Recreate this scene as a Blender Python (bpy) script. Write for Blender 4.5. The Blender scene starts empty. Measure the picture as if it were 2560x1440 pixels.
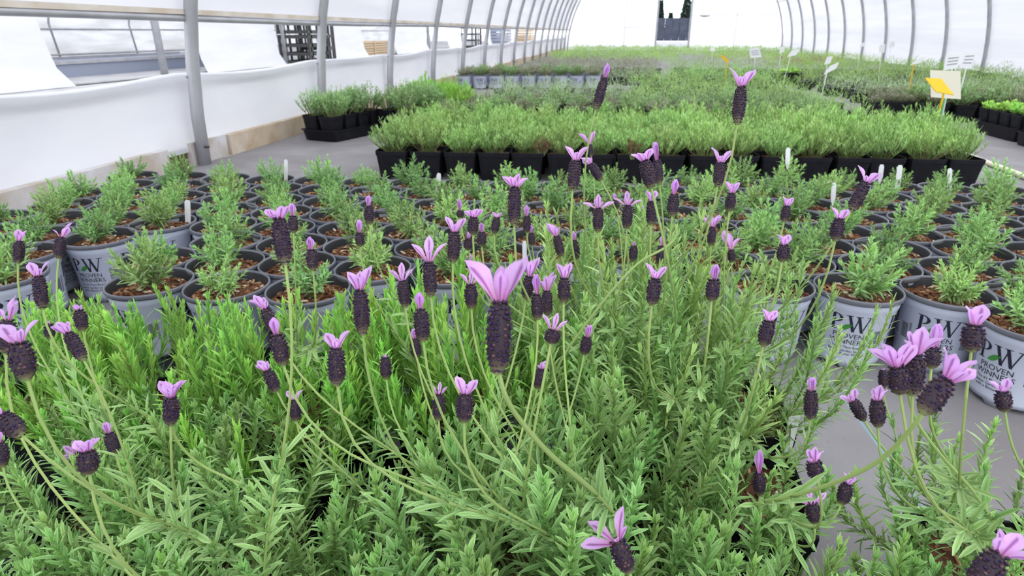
import bpy, math, random
import numpy as np
from mathutils import Vector, Matrix

random.seed(7)
rng = np.random.default_rng(7)
scene = bpy.context.scene
COL = scene.collection

# ------------------------------------------------------------------ camera, sky, exposure
F = 1550.0                       # focal length in pixels of the 2560x1440 frame
VX, VY = 1560.0, 80.0            # vanishing point of the tunnel axis
CAM_H = 0.68
_v = np.array([VX - 1280, 720 - VY, F]); _v /= np.linalg.norm(_v)
_u = np.array([0, F, -(720 - VY)]); _u /= np.linalg.norm(_u)
_x = -np.cross(_v, _u)
RW = np.stack([_x, _v, _u])      # camera (right, up, forward) -> world
CR, CU, CF = RW @ [1, 0, 0], RW @ [0, 1, 0], RW @ [0, 0, 1]
CAM = np.array([0, 0, CAM_H])

cam_data = bpy.data.cameras.new('camera')
cam = bpy.data.objects.new('camera', cam_data)
COL.objects.link(cam)
cam_data.sensor_width = 36.0
cam_data.lens = 36.0 * F / 2560.0
cam_data.clip_start = 0.02
cam_data.clip_end = 400
cam_data.dof.use_dof = True
cam_data.dof.focus_distance = 0.55
cam_data.dof.aperture_fstop = 17.0
cam.matrix_world = Matrix(((CR[0], CU[0], -CF[0], 0), (CR[1], CU[1], -CF[1], 0),
                           (CR[2], CU[2], -CF[2], CAM_H), (0, 0, 0, 1)))
scene.camera = cam

world = bpy.data.worlds.new('overcast_sky'); scene.world = world
world.use_nodes = True
bg = world.node_tree.nodes['Background']
bg.inputs[0].default_value = (0.93, 0.96, 1.0, 1)
bg.inputs[1].default_value = 2.0
vs = scene.view_settings
vs.view_transform = 'Standard'; vs.look = 'None'; vs.exposure = 0.22; vs.gamma = 1.0
vs.use_curve_mapping = False
scene.cycles.max_bounces = 10
scene.cycles.diffuse_bounces = 5
scene.cycles.transmission_bounces = 6


def at_d(px, py, d):
    return CAM + RW @ np.array([(px - 1280) / F, (720 - py) / F, 1.0]) * d

def at_z(px, py, z):
    r = RW @ np.array([(px - 1280) / F, (720 - py) / F, 1.0])
    return CAM + r * ((z - CAM_H) / r[2])

def at_y(px, py, y):
    r = RW @ np.array([(px - 1280) / F, (720 - py) / F, 1.0])
    return CAM + r * (y / r[1])

# ------------------------------------------------------------------ helpers
def tag(o, label=None, cat=None, group=None, kind=None):
    if label: o['label'] = label
    if cat: o['category'] = cat
    if group: o['group'] = group
    if kind: o['kind'] = kind
    return o

def empty(name, loc, rz=0.0, parent=None):
    o = bpy.data.objects.new(name, None)
    COL.objects.link(o); o.location = loc; o.rotation_euler = (0, 0, rz); o.empty_display_size = .05
    if parent: o.parent = parent
    return o

def link(name, me, parent=None, mat=None, loc=None, rot=None, scale=None):
    if mat is not None and not me.materials:
        for m in (mat if isinstance(mat, (list, tuple)) else [mat]): me.materials.append(m)
    o = bpy.data.objects.new(name, me)
    COL.objects.link(o)
    if parent is not None: o.parent = parent
    if loc is not None: o.location = loc
    if rot is not None: o.rotation_euler = rot
    if scale is not None: o.scale = scale
    return o

class MB:
    """collects vertices, faces, a colour per vertex and a material index per face"""
    def __init__(s): s.v = []; s.f = []; s.c = []; s.m = []; s.n = 0
    def add(s, V, Fc, col=(1, 1, 1), mi=0):
        V = np.asarray(V, float); k = len(V)
        s.v.append(V)
        col = np.asarray(col, float)
        s.c.append(np.broadcast_to(col, (k, 3)) if col.ndim == 1 else col)
        n = s.n
        s.f.extend([tuple(i + n for i in f) for f in Fc]); s.m.extend([mi] * len(Fc))
        s.n += k
        return s
    def box(s, c, d, col=(1, 1, 1), rz=0, mi=0, taper=1.0):
        x, y, z = [q / 2 for q in d]
        V = np.array([[-x, -y, -z], [x, -y, -z], [x, y, -z], [-x, y, -z], [-x, -y, z], [x, -y, z], [x, y, z], [-x, y, z]])
        V[4:, :2] *= taper
        if rz:
            ca, sa = math.cos(rz), math.sin(rz); V[:, :2] = V[:, :2] @ np.array([[ca, sa], [-sa, ca]])
        return s.add(V + np.asarray(c, float), [(0, 3, 2, 1), (4, 5, 6, 7), (0, 1, 5, 4), (1, 2, 6, 5), (2, 3, 7, 6), (3, 0, 4, 7)], col, mi)
    def tube(s, pts, r, n=8, col=(1, 1, 1), flat=1.0, caps=True, mi=0):
        P = np.asarray(pts, float); k = len(P)
        rr = np.broadcast_to(np.asarray(r, float), (k,))
        T = np.gradient(P, axis=0); T /= np.linalg.norm(T, axis=1)[:, None] + 1e-12
        ref = np.array([0, 0, 1.0]) if abs(T[0][2]) < .9 else np.array([0, 1.0, 0])
        V = []
        a = np.linspace(0, 2 * math.pi, n, endpoint=False)
        for i in range(k):
            U = np.cross(ref, T[i]); U /= np.linalg.norm(U) + 1e-12
            W = np.cross(T[i], U); ref = W
            V.append(P[i] + rr[i] * (np.cos(a)[:, None] * U * flat + np.sin(a)[:, None] * W))
        V = np.concatenate(V)
        Fc = [(i * n + j, i * n + (j + 1) % n, (i + 1) * n + (j + 1) % n, (i + 1) * n + j) for i in range(k - 1) for j in range(n)]
        if caps: Fc += [tuple(range(n - 1, -1, -1)), tuple((k - 1) * n + j for j in range(n))]
        return s.add(V, Fc, col, mi)
    def loft(s, rings, col=(1, 1, 1), closed=True, mi=0):
        n = len(rings[0]); k = len(rings)
        Fc = [(i * n + j, i * n + (j + 1) % n, (i + 1) * n + (j + 1) % n, (i + 1) * n + j) for i in range(k - 1) for j in range(n if closed else n - 1)]
        return s.add(np.concatenate(rings), Fc, col, mi)
    def build(s, name, smooth=False):
        me = bpy.data.meshes.new(name)
        V = np.concatenate(s.v)
        me.from_pydata(V.tolist(), [], s.f)
        a = me.color_attributes.new('Col', 'FLOAT_COLOR', 'POINT')
        C = np.ones((len(V), 4), 'f'); C[:, :3] = np.concatenate(s.c)
        a.data.foreach_set('color', C.ravel())
        if any(s.m): me.polygons.foreach_set('material_index', s.m)
        if smooth: me.polygons.foreach_set('use_smooth', [True] * len(me.polygons))
        me.update()
        return me

def ring(r, z, n=40, sq=0.0):
    a = np.linspace(0, 2 * math.pi, n, endpoint=False)
    if sq:
        p = 2.0 + sq
        c, s_ = np.cos(a), np.sin(a)
        k = (np.abs(c) ** p + np.abs(s_) ** p) ** (-1 / p)
        return np.stack([r * c * k, r * s_ * k, np.full(n, z)], 1)
    return np.stack([r * np.cos(a), r * np.sin(a), np.full(n, z)], 1)

def unit(a):
    a = np.asarray(a, float); return a / (np.linalg.norm(a) + 1e-12)

def leaf(mb, base, d, nrm, L, w, curl, cm, ce, seg=4, mi=0, blunt=.62):
    """one lanceolate leaf: folded along its midrib, cm = midrib colour, ce = margin colour"""
    d = unit(d); nrm = unit(np.asarray(nrm) - d * np.dot(nrm, d)); side = np.cross(d, nrm)
    t = np.linspace(0, 1, seg + 1)
    prof = np.interp(t, (0, .22, .5, .8, .93, 1), (.34, .74, 1, .92, .62, .22))
    cen = base + np.outer(t * L, d) + np.outer(curl * L * t * t, nrm)
    e = prof[:, None] * w / 2 * side
    up = prof[:, None] * w * .16 * nrm
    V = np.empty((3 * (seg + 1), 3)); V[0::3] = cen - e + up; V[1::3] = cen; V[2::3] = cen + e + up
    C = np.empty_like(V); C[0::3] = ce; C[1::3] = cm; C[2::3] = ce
    Fc = []
    for i in range(seg):
        q = 3 * i
        Fc += [(q, q + 1, q + 4, q + 3), (q + 1, q + 2, q + 5, q + 4)]
    mb.add(V, Fc, C, mi)

# ------------------------------------------------------------------ materials
def nmat(name):
    m = bpy.data.materials.new(name); m.use_nodes = True
    nt = m.node_tree; nt.nodes.clear()
    out = nt.nodes.new('ShaderNodeOutputMaterial')
    return m, nt, nt.nodes, nt.links, out

def principled(name, col, rough=.6, metal=0, var=0, scale=20, col2=None, bump=0, bscale=200, spec=.4, attr=False, objrand=0.0):
    m, nt, N, Lk, out = nmat(name)
    b = N.new('ShaderNodeBsdfPrincipled')
    b.inputs['Roughness'].default_value = rough; b.inputs['Metallic'].default_value = metal
    b.inputs['Specular IOR Level'].default_value = spec
    src = None
    if col2 is not None:
        tc = N.new('ShaderNodeTexCoord'); nz = N.new('ShaderNodeTexNoise'); nz.inputs['Scale'].default_value = scale
        nz.inputs['Detail'].default_value = 6
        Lk.new(tc.outputs['Object'], nz.inputs['Vector'])
        cr = N.new('ShaderNodeValToRGB'); cr.color_ramp.elements[0].position = .38; cr.color_ramp.elements[1].position = .66
        cr.color_ramp.elements[0].color = (*col, 1); cr.color_ramp.elements[1].color = (*col2, 1)
        Lk.new(nz.outputs[0], cr.inputs[0]); src = cr.outputs[0]
    if attr:
        at = N.new('ShaderNodeAttribute'); at.attribute_name = 'Col'
        if src is None: src = at.outputs['Color']
        else:
            mx = N.new('ShaderNodeMix'); mx.data_type = 'RGBA'; mx.blend_type = 'MULTIPLY'; mx.inputs[0].default_value = 1
            Lk.new(src, mx.inputs[6]); Lk.new(at.outputs['Color'], mx.inputs[7]); src = mx.outputs[2]
    if objrand and src is not None:
        src = vary(N, Lk, src, objrand)
    if src is not None: Lk.new(src, b.inputs['Base Color'])
    else: b.inputs['Base Color'].default_value = (*col, 1)
    if bump:
        tc = N.new('ShaderNodeTexCoord'); nz = N.new('ShaderNodeTexNoise'); nz.inputs['Scale'].default_value = bscale
        bp = N.new('ShaderNodeBump'); bp.inputs['Strength'].default_value = bump; bp.inputs['Distance'].default_value = .002
        Lk.new(tc.outputs['Object'], nz.inputs['Vector']); Lk.new(nz.outputs[0], bp.inputs['Height']); Lk.new(bp.outputs[0], b.inputs['Normal'])
    Lk.new(b.outputs[0], out.inputs[0])
    return m

def vary(N, Lk, src, amt):
    oi = N.new('ShaderNodeObjectInfo'); hs = N.new('ShaderNodeHueSaturation')
    a = N.new('ShaderNodeMapRange'); a.inputs[3].default_value = .5 - .016 * amt; a.inputs[4].default_value = .5 + .022 * amt
    v = N.new('ShaderNodeMapRange'); v.inputs[3].default_value = 1 - .22 * amt; v.inputs[4].default_value = 1 + .2 * amt
    mu = N.new('ShaderNodeMath'); mu.operation = 'MULTIPLY'; mu.inputs[1].default_value = 7.31
    fr = N.new('ShaderNodeMath'); fr.operation = 'FRACT'
    Lk.new(oi.outputs['Random'], a.inputs[0]); Lk.new(oi.outputs['Random'], mu.inputs[0]); Lk.new(mu.outputs[0], fr.inputs[0]); Lk.new(fr.outputs[0], v.inputs[0])
    Lk.new(a.outputs[0], hs.inputs['Hue']); Lk.new(v.outputs[0], hs.inputs['Value']); Lk.new(src, hs.inputs['Color'])
    return hs.outputs[0]

def leafy(name, trans=.3, rough=.5, spec=.35, objrand=1.0, tint=(1, 1, 1)):
    m, nt, N, Lk, out = nmat(name)
    at = N.new('ShaderNodeAttribute'); at.attribute_name = 'Col'
    src = vary(N, Lk, at.outputs['Color'], objrand) if objrand else at.outputs['Color']
    b = N.new('ShaderNodeBsdfPrincipled'); b.inputs['Roughness'].default_value = rough; b.inputs['Specular IOR Level'].default_value = spec
    Lk.new(src, b.inputs['Base Color'])
    t = N.new('ShaderNodeBsdfTranslucent')
    mx = N.new('ShaderNodeMix'); mx.data_type = 'RGBA'; mx.blend_type = 'MULTIPLY'; mx.inputs[0].default_value = 1
    Lk.new(src, mx.inputs[6]); mx.inputs[7].default_value = (*tint, 1); Lk.new(mx.outputs[2], t.inputs[0])
    ms = N.new('ShaderNodeMixShader'); ms.inputs[0].default_value = trans
    Lk.new(b.outputs[0], ms.inputs[1]); Lk.new(t.outputs[0], ms.inputs[2]); Lk.new(ms.outputs[0], out.inputs[0])
    return m

def film(name, col, trans, stain=None, sscale=2.0, wrinkle=.3, wscale=(1, 1, 6)):
    """white greenhouse sheet that lets diffuse light through"""
    m, nt, N, Lk, out = nmat(name)
    d = N.new('ShaderNodeBsdfDiffuse'); t = N.new('ShaderNodeBsdfTranslucent'); ms = N.new('ShaderNodeMixShader')
    ms.inputs[0].default_value = trans
    tc = N.new('ShaderNodeTexCoord'); mp = N.new('ShaderNodeMapping'); mp.inputs['Scale'].default_value = wscale
    Lk.new(tc.outputs['Object'], mp.inputs[0])
    nz = N.new('ShaderNodeTexNoise'); nz.inputs['Scale'].default_value = sscale; nz.inputs['Detail'].default_value = 4
    Lk.new(mp.outputs[0], nz.inputs['Vector'])
    cr = N.new('ShaderNodeValToRGB'); cr.color_ramp.elements[0].position = .35; cr.color_ramp.elements[1].position = .6
    cr.color_ramp.elements[0].color = (*(stain or col), 1); cr.color_ramp.elements[1].color = (*col, 1)
    Lk.new(nz.outputs[0], cr.inputs[0])
    Lk.new(cr.outputs[0], d.inputs[0]); Lk.new(cr.outputs[0], t.inputs[0])
    bp = N.new('ShaderNodeBump'); bp.inputs['Strength'].default_value = wrinkle; bp.inputs['Distance'].default_value = .05
    Lk.new(nz.outputs[0], bp.inputs['Height']); Lk.new(bp.outputs[0], d.inputs['Normal']); Lk.new(bp.outputs[0], t.inputs['Normal'])
    Lk.new(d.outputs[0], ms.inputs[1]); Lk.new(t.outputs[0], ms.inputs[2]); Lk.new(ms.outputs[0], out.inputs[0])
    return m

M = {}
M['film'] = film('white_film', (.82, .82, .85), .44, (.72, .72, .76), 1.2, .25, (1, .12, 3))
M['roof_film'] = film('roof_film', (.98, .98, .99), .82, (.95, .95, .96), 1.2, .1, (1, .12, 3))
M['inner_film'] = film('dull_film', (.88, .88, .92), .5, (.66, .66, .66), .6, .2)
M['film_end'] = film('end_wall_film', (.98, .98, .99), .74, (.96, .96, .97), .8, .1)
M['curtain'] = film('curtain_sheet', (.76, .76, .79), .28, (.70, .70, .74), 2.2, .35, (1, .6, 1.5))
M['tarp'] = film('white_tarp', (.82, .82, .85), .2, (.76, .76, .80), .7, .2)
M['steel'] = principled('galvanized_steel', (.40, .40, .43), .5, .35, col2=(.5, .5, .53), scale=6, spec=.5)
M['rust'] = principled('weathered_strip', (.60, .50, .40), .8, col2=(.74, .69, .63), scale=5)
M['board'] = principled('weathered_board', (.50, .40, .30), .9, col2=(.66, .60, .55), scale=7, bump=.5, bscale=30, attr=True, spec=.2)
M['ground'] = principled('gravel_ground', (.42, .42, .43), .95, col2=(.52, .52, .54), scale=3, spec=.2)
M['pot_white'] = principled('pale_pot_plastic', (.57, .61, .75), .45, col2=(.63, .67, .80), scale=8, spec=.4)
M['pot_rim'] = principled('grey_rim_plastic', (.12, .125, .155), .36, spec=.55, col2=(.16, .165, .20), scale=15)
M['pot_inner'] = principled('black_inner_plastic', (.035, .036, .045), .45, spec=.4)
M['ink'] = principled('navy_ink', (.015, .016, .035), .5)
M['leaf_ink'] = principled('green_ink', (.05, .25, .04), .5)
M['black_pot'] = principled('black_plastic', (.007, .007, .010), .5, spec=.2, col2=(.011, .011, .015), scale=30)
M['soil'] = principled('bark_soil', (1, 1, 1), .9, attr=True, spec=.2, bump=.4, bscale=300)
M['leaf'] = leafy('lavender_leaf', .28, tint=(1.0, 1.05, .6))
M['leaf_far'] = leafy('bed_leaf', .25, tint=(1.0, 1.05, .6), objrand=.6)
M['stem'] = leafy('stalk_green', .12, rough=.6, objrand=.5)
M['spike'] = principled('dark_purple_spike', (1, 1, 1), .55, attr=True, spec=.4)
M['bract'] = leafy('lilac_bract', .42, rough=.55, spec=.25, objrand=.5, tint=(1, .95, 1.05))
M['tagw'] = principled('white_tag_plastic', (.80, .80, .84), .4)
M['yellow'] = principled('yellow_plastic', (.80, .48, .01), .45)
M['card'] = principled('beige_card', (.78, .75, .62), .7)
M['paper'] = principled('white_card', (.85, .85, .88), .5)
M['print'] = principled('grey_print', (.35, .35, .4), .6)
M['greenstake'] = principled('green_stake', (.15, .5, .2), .5)
M['pvc'] = principled('cream_pvc', (.80, .72, .55), .4, col2=(.86, .80, .66), scale=4)
M['darkplastic'] = principled('dark_crate_plastic', (.05, .05, .05), .5)
M['fence'] = principled('slate_fence', (.05, .06, .09), .8, col2=(.08, .09, .13), scale=3)
M['tank'] = principled('blue_grey_bench', (.30, .33, .42), .7)
M['orange'] = principled('orange_plastic', (.7, .2, .05), .5)
M['wood'] = principled('pale_wood', (.55, .42, .28), .8)

# floor fabric: woven grey cloth with specks and one blue-green tracer line
def fabric():
    m, nt, N, Lk, out = nmat('grey_ground_fabric')
    b = N.new('ShaderNodeBsdfPrincipled'); b.inputs['Roughness'].default_value = .75; b.inputs['Specular IOR Level'].default_value = .3
    tc = N.new('ShaderNodeTexCoord')
    n1 = N.new('ShaderNodeTexNoise'); n1.inputs['Scale'].default_value = 3.5; n1.inputs['Detail'].default_value = 8
    c1 = N.new('ShaderNodeValToRGB'); c1.color_ramp.elements[0].position = .3; c1.color_ramp.elements[1].position = .7
    c1.color_ramp.elements[0].color = (.20, .185, .19, 1); c1.color_ramp.elements[1].color = (.28, .27, .285, 1)
    Lk.new(tc.outputs['Object'], n1.inputs['Vector']); Lk.new(n1.outputs[0], c1.inputs[0])
    n2 = N.new('ShaderNodeTexNoise'); n2.inputs['Scale'].default_value = 70; n2.inputs['Detail'].default_value = 3
    c2 = N.new('ShaderNodeValToRGB'); c2.color_ramp.elements[0].position = .67; c2.color_ramp.elements[1].position = .72
    Lk.new(tc.outputs['Object'], n2.inputs['Vector']); Lk.new(n2.outputs[0], c2.inputs[0])
    mx = N.new('ShaderNodeMix'); mx.data_type = 'RGBA'; mx.inputs[7].default_value = (.30, .20, .15, 1)
    Lk.new(c2.outputs[0], mx.inputs[0]); Lk.new(c1.outputs[0], mx.inputs[6])
    # tracer line
    A, B = at_z(2085, 965, 0), at_z(2330, 1295, 0)
    dv = unit(B - A); nx, ny = -dv[1], dv[0]; c0 = nx * A[0] + ny * A[1]
    sp = N.new('ShaderNodeSeparateXYZ'); Lk.new(tc.outputs['Object'], sp.inputs[0])
    def mth(op, a, bb):
        q = N.new('ShaderNodeMath'); q.operation = op
        for i, s_ in enumerate((a, bb)):
            if isinstance(s_, (int, float)): q.inputs[i].default_value = s_
            elif s_ is not None: Lk.new(s_, q.inputs[i])
        return q.outputs[0]
    dist = mth('ABSOLUTE', mth('SUBTRACT', mth('ADD', mth('MULTIPLY', sp.outputs[0], float(nx)), mth('MULTIPLY', sp.outputs[1], float(ny))), float(c0)), None)
    line = mth('MULTIPLY', mth('LESS_THAN', dist, .0022), .75)
    m2 = N.new('ShaderNodeMix'); m2.data_type = 'RGBA'; m2.inputs[7].default_value = (.20, .38, .45, 1)
    Lk.new(line, m2.inputs[0]); Lk.new(mx.outputs[2], m2.inputs[6]); Lk.new(m2.outputs[2], b.inputs['Base Color'])
    wv = N.new('ShaderNodeTexWave'); wv.inputs['Scale'].default_value = 160; wv.inputs['Distortion'].default_value = 1
    Lk.new(tc.outputs['Object'], wv.inputs['Vector'])
    bp = N.new('ShaderNodeBump'); bp.inputs['Strength'].default_value = .25; bp.inputs['Distance'].default_value = .001
    Lk.new(wv.outputs[1], bp.inputs['Height']); Lk.new(bp.outputs[0], b.inputs['Normal'])
    Lk.new(b.outputs[0], out.inputs[0])
    return m
M['fabric'] = fabric()

ORD = ['zeroth', 'first', 'second', 'third', 'fourth', 'fifth', 'sixth', 'seventh', 'eighth', 'ninth', 'tenth', 'eleventh', 'twelfth',
       'thirteenth', 'fourteenth', 'fifteenth', 'sixteenth', 'seventeenth', 'eighteenth', 'nineteenth', 'twentieth', 'twenty-first',
       'twenty-second', 'twenty-third', 'twenty-fourth', 'twenty-fifth', 'twenty-sixth', 'twenty-seventh', 'twenty-eighth']

ORD32 = ORD + ['twenty-ninth', 'thirtieth', 'thirty-first', 'thirty-second']
# ------------------------------------------------------------------ structure
XL, XR = -2.25, 6.2
XC, RX = (XL + XR) / 2, (XR - XL) / 2
RZ = 4.1
YEND = 27.3
SKEW = .055
def yk(y, x): return y + SKEW * (x - XL)

def plane(name, x0, x1, y0, y1, z, mat, n=1):
    mb = MB(); mb.add([[x0, y0, z], [x1, y0, z], [x1, y1, z], [x0, y1, z]], [(0, 1, 2, 3)])
    o = link(name, mb.build(name), None, mat); o['kind'] = 'structure'; return o

g = plane('ground', -120, 120, -60, 160, -.012, M['ground']); tag(g, 'pale grey gravel yard around the tunnel', 'ground')
fl = plane('floor', XL - .02, XR + .02, -4, YEND + .5, 0, M['fabric']); tag(fl, 'grey woven ground fabric covering the greenhouse floor', 'floor')

def arch(z0, side, y0, y1, z1, ny=60, nz=12, off=.05):
    """film between heights z0 and z1 on one side of the arch"""
    rows = []
    for y in np.linspace(y0, y1, ny):
        pts = []
        for z in np.linspace(z0, z1, nz):
            dx = (RX + off) * math.sqrt(max(0, 1 - (z / (RZ + off)) ** 2))
            x = XC + side * dx
            ph = math.sin((y - 3.12) / 1.51 * math.pi) ** 2
            x += side * .012 * ph * math.sin(z * 9 + y)
            pts.append([x, yk(y, x), z])
        rows.append(np.array(pts))
    mb = MB(); mb.loft(rows, closed=False); return mb.build('film', True)

ZT = 2.1
o = link('wall_left', arch(.745, -1, -3, YEND, ZT), None, M['film']); tag(o, 'white plastic film above the open side gap', 'wall', kind='structure')
o = link('wall_right', arch(.0, 1, -3, YEND, ZT), None, M['film']); tag(o, 'white plastic film wall on the far side', 'wall', kind='structure')
# roof
rows = []
a0 = math.asin(ZT / RZ)
for y in np.linspace(-3, YEND, 24):
    rows.append(np.array([[XC - (RX + .05) * math.cos(a), yk(y, XC - RX * math.cos(a)), (RZ + .05) * math.sin(a)] for a in np.linspace(a0, math.pi - a0, 24)]))
mb = MB(); mb.loft(rows, closed=False)
o = link('ceiling', mb.build('ceiling', True), None, M['roof_film']); tag(o, 'white plastic film roof of the arched tunnel', 'ceiling', kind='structure')

# end wall with a door opening
DX0, DX1, DH = 1.28, 2.58, 2.3
def endwall():
    mb = MB()
    xs = np.concatenate([np.linspace(XL - .02, DX0, 12), np.linspace(DX1, XR + .02, 12)])
    def top(x): return (RZ + .03) * math.sqrt(max(0, 1 - ((x - XC) / (RX + .06)) ** 2))
    for i in range(len(xs) - 1):
        a, b = xs[i], xs[i + 1]
        z0 = DH if i == 11 else 0
        mb.add([[a, yk(YEND, a) + .05, z0], [b, yk(YEND, b) + .05, z0], [b, yk(YEND, b) + .05, max(z0, top(b))], [a, yk(YEND, a) + .05, max(z0, top(a))]], [(0, 1, 2, 3)])
    return mb.build('end_film')
o = link('wall_end', endwall(), None, M['film_end']); tag(o, 'bright white film end wall around the doorway', 'wall', kind='structure')
fr = empty('door_1', (0, 0, 0)); tag(fr, 'open doorway with grey posts in the far end wall', 'doorway', kind='structure')
for x in (DX0, DX1):
    mb = MB(); mb.box((x, yk(YEND, x), DH / 2), (.07, .07, DH)); link('door_post', mb.build('door_post'), fr, M['steel'])
mb = MB(); mb.box(((DX0 + DX1) / 2, yk(YEND, 1.9), DH), (DX1 - DX0 + .07, .07, .07)); link('door_header', mb.build('door_header'), fr, M['steel'])
tr = empty('trim_1', (0, 0, 0)); tag(tr, 'thin steel framing bars on the far end wall', 'trim', kind='structure')
for (xa, za, xb, zb) in ((0.02, .0, .02, 3.0), (.02, .84, 1.25, .84), (.02, 1.75, 1.25, 1.75), (2.6, 1.3, 6.0, 1.3), (4.35, 0, 4.35, 2.9)):
    mb = MB(); mb.tube([(xa, yk(YEND, xa), za), ((xa + xb) / 2, yk(YEND, (xa + xb) / 2), (za + zb) / 2), (xb, yk(YEND, xb), zb)], .011, 6)
    link('framing_bar', mb.build('framing_bar'), tr, M['steel'])

# hoops
LEFTN = 0
for k in range(0, 17):
    y0 = 3.12 + 1.51 * k
    root = empty('greenhouse_hoop', (XL, y0, 0))
    lab = ('wide grey steel hoop leg standing closest in view on the left wall' if k == 0 else
           'grey steel hoop, %s along the left wall counted from the closest leg' % ORD[k + 1])
    tag(root, lab, 'hoop', 'galvanized hoops carrying the film')
    pts = []
    for a in np.linspace(0, math.pi, 49):
        x = XC - RX * math.cos(a); z = RZ * math.sin(a)
        pts.append((x - XL, yk(y0, x) - y0, z))
    mb = MB(); mb.tube(pts, .038, 10, flat=.8)
    # pressed ribs along the tube
    link('hoop_tube', mb.build('hoop_tube', True), root, M['steel'])
    for s_ in (-1, 1):
        mb = MB(); mb.tube([(p[0], p[1] + s_ * .017, p[2]) for p in pts[:14]], .022, 8)
        link('pressed_rib', mb.build('pressed_rib', True), root, M['steel'])
    mb = MB(); mb.tube([(.012, -.04, .462), (.045, 0, .49), (.012, .04, .476)], .006, 6)
    link('cord_loop', mb.build('cord_loop', True), root, M['tank'])
    mb = MB(); mb.tube([(.03, -.018, .10), (.055, -.018, .10)], .007, 6); link('bolt', mb.build('bolt'), root, M['darkplastic'])

# hip rail with a weathered strip, purlins
r = empty('hip_rail', (XL + .048, 0, .745)); tag(r, 'long grey rail with tan strip above the open gap', 'rail')
mb = MB(); mb.tube([(0, y, .006 * math.sin(y)) for y in np.linspace(-3, YEND, 30)], .017, 8); link('rail_tube', mb.build('rail_tube', True), r, M['steel'])
mb = MB(); mb.box((.008, (YEND - 3) / 2, .029), (.016, YEND + 3, .024)); link('tan_strip', mb.build('tan_strip'), r, M['rust'])
for side, lab in ((-1, 'thin steel purlin high along the left film'), (1, 'thin steel purlin high along the far right film')):
    z = 1.75; x = XC + side * (RX * math.sqrt(1 - (z / RZ) ** 2) - .05)
    mb = MB(); mb.tube([(x, yk(y, x), z) for y in (-3, 10, YEND)], .014, 6)
    o = link('purlin', mb.build('purlin', True), None, M['steel']); tag(o, lab, 'purlin', 'purlins')

# lower side curtain
def curtain():
    mb = MB(); rows = []
    for y in np.arange(-3, YEND, .1):
        ph = abs(math.sin((y - 3.12) / 1.51 * math.pi))
        sag = .028 * ph ** 1.3 * (1.5 if y < 3.1 else .6) + .01 * math.sin(y * 2.1)
        prof = []
        for t in np.linspace(0, 1, 12):
            z = .075 + t * (.47 - sag - .075)
            x = XL - .045 - .05 * ph * math.sin(t * math.pi) ** .8 + .012 * math.sin(y * 7 + t * 5) * t * (1 - t) * 2
            prof.append((x, y, z))
        x, y_, z = prof[-1]
        prof += [(x - .012, y, z + .012), (x - .03, y, z + .012), (x - .045, y, z - .01), (x - .04, y, z - .05)]
        rows.append(np.array(prof))
    mb.loft(rows, closed=False); return mb.build('curtain', True)
o = link('side_curtain', curtain(), None, M['curtain']); tag(o, 'white plastic side curtain rolled down below the open gap', 'curtain')

# baseboard planks, and one recessed piece painted dark as the gap between boards
bb = empty('baseboard_left', (XL - .05, 0, 0)); tag(bb, 'weathered tan baseboards along the left wall', 'baseboard', kind='structure')
yb = -1.2
i = 0
for L_ in (2.3, 1.76, .2, .34, 1.1, 1.9, 2.4, 2.4, 2.4, 2.4, 2.4, 2.4, 2.4, 2.4):
    h = .115 + .012 * math.sin(i * 2.3)
    mb = MB(); t = (1.0, 1.08, 1.22) if i in (1, 3) else (.16, .12, .10) if i == 2 else (.95, .9, .82)  # darkest tint puts the gap's darkness into the recessed piece
    mb.box((.012 * math.sin(i * 1.7) + (.01 if i != 2 else -.02), yb + L_ / 2, h / 2), (.045, L_ - .012, h), t)
    link('plank_or_gap', mb.build('plank_or_gap'), bb, M['board']); yb += L_; i += 1

# ------------------------------------------------------------------ neighbouring tunnel beyond the open gap
NX = -7.4
nb = empty('neighbour_tunnel', (NX, 0, 0)); tag(nb, 'neighbouring white tunnel seen through the open side gap', 'greenhouse')
def sheet(y0, y1, lean0=0.0, lean1=0.0, foot=.13):
    rows = []
    for t in np.linspace(0, 1, 8):
        y = y0 + (y1 - y0) * t; pr = []
        for s_ in np.linspace(0, 1, 12):
            z = s_ * 2.6
            fl_ = foot * max(0, 1 - s_ * 7) ** 2
            ln = lean0 * (1 - t) * (1 - s_) + lean1 * t * (1 - s_)
            yy = y + ln + (fl_ if t > .85 else 0)
            pr.append((fl_ * .8 - .35 * s_ ** 2 + .02 * math.sin(yy * 4), yy, z))
        rows.append(np.array(pr))
    mb = MB(); mb.loft(rows, closed=False)
    return mb.build('sheet', True)
for (ya, yb_, l0, l1) in ((1.0, 7.40, 0, .22), (10.7, 13.25, 0, .2), (15.55, 18.1, -.1, .25), (20.9, 24.4, -.1, .2), (27.7, 30.0, 0, .1), (36, 39, 0, 0), (43, 47, 0, 0)):
    link('wall_sheet', sheet(ya, yb_, l0, l1), nb, M['tarp'])
for y in (9.87, 14.0, 17.9, 21.6, 25.3, 29, 33, 37, 41):
    mb = MB(); mb.tube([(-.15, y, 0), (-.15, y, 1.2), (-.18, y, 2.6)], .06, 8); link('post', mb.build('post', True), nb, M['steel'])
mb = MB(); mb.box((-4, 20, .01), (7.9, 60, .02)); link('inner_floor', mb.build('inner_floor'), nb, M['ground'])
mb = MB(); mb.loft([np.array([(-8, y, 0), (-8.2, y, .8), (-7.8, y, 2), (-6, y, 3.2), (-4, y, 3.6), (-2, y, 3.3), (-.5, y, 2.6)]) for y in np.linspace(-2, 52, 30)], closed=False)
link('inner_film', mb.build('inner_film', True), nb, M['inner_film'])
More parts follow.
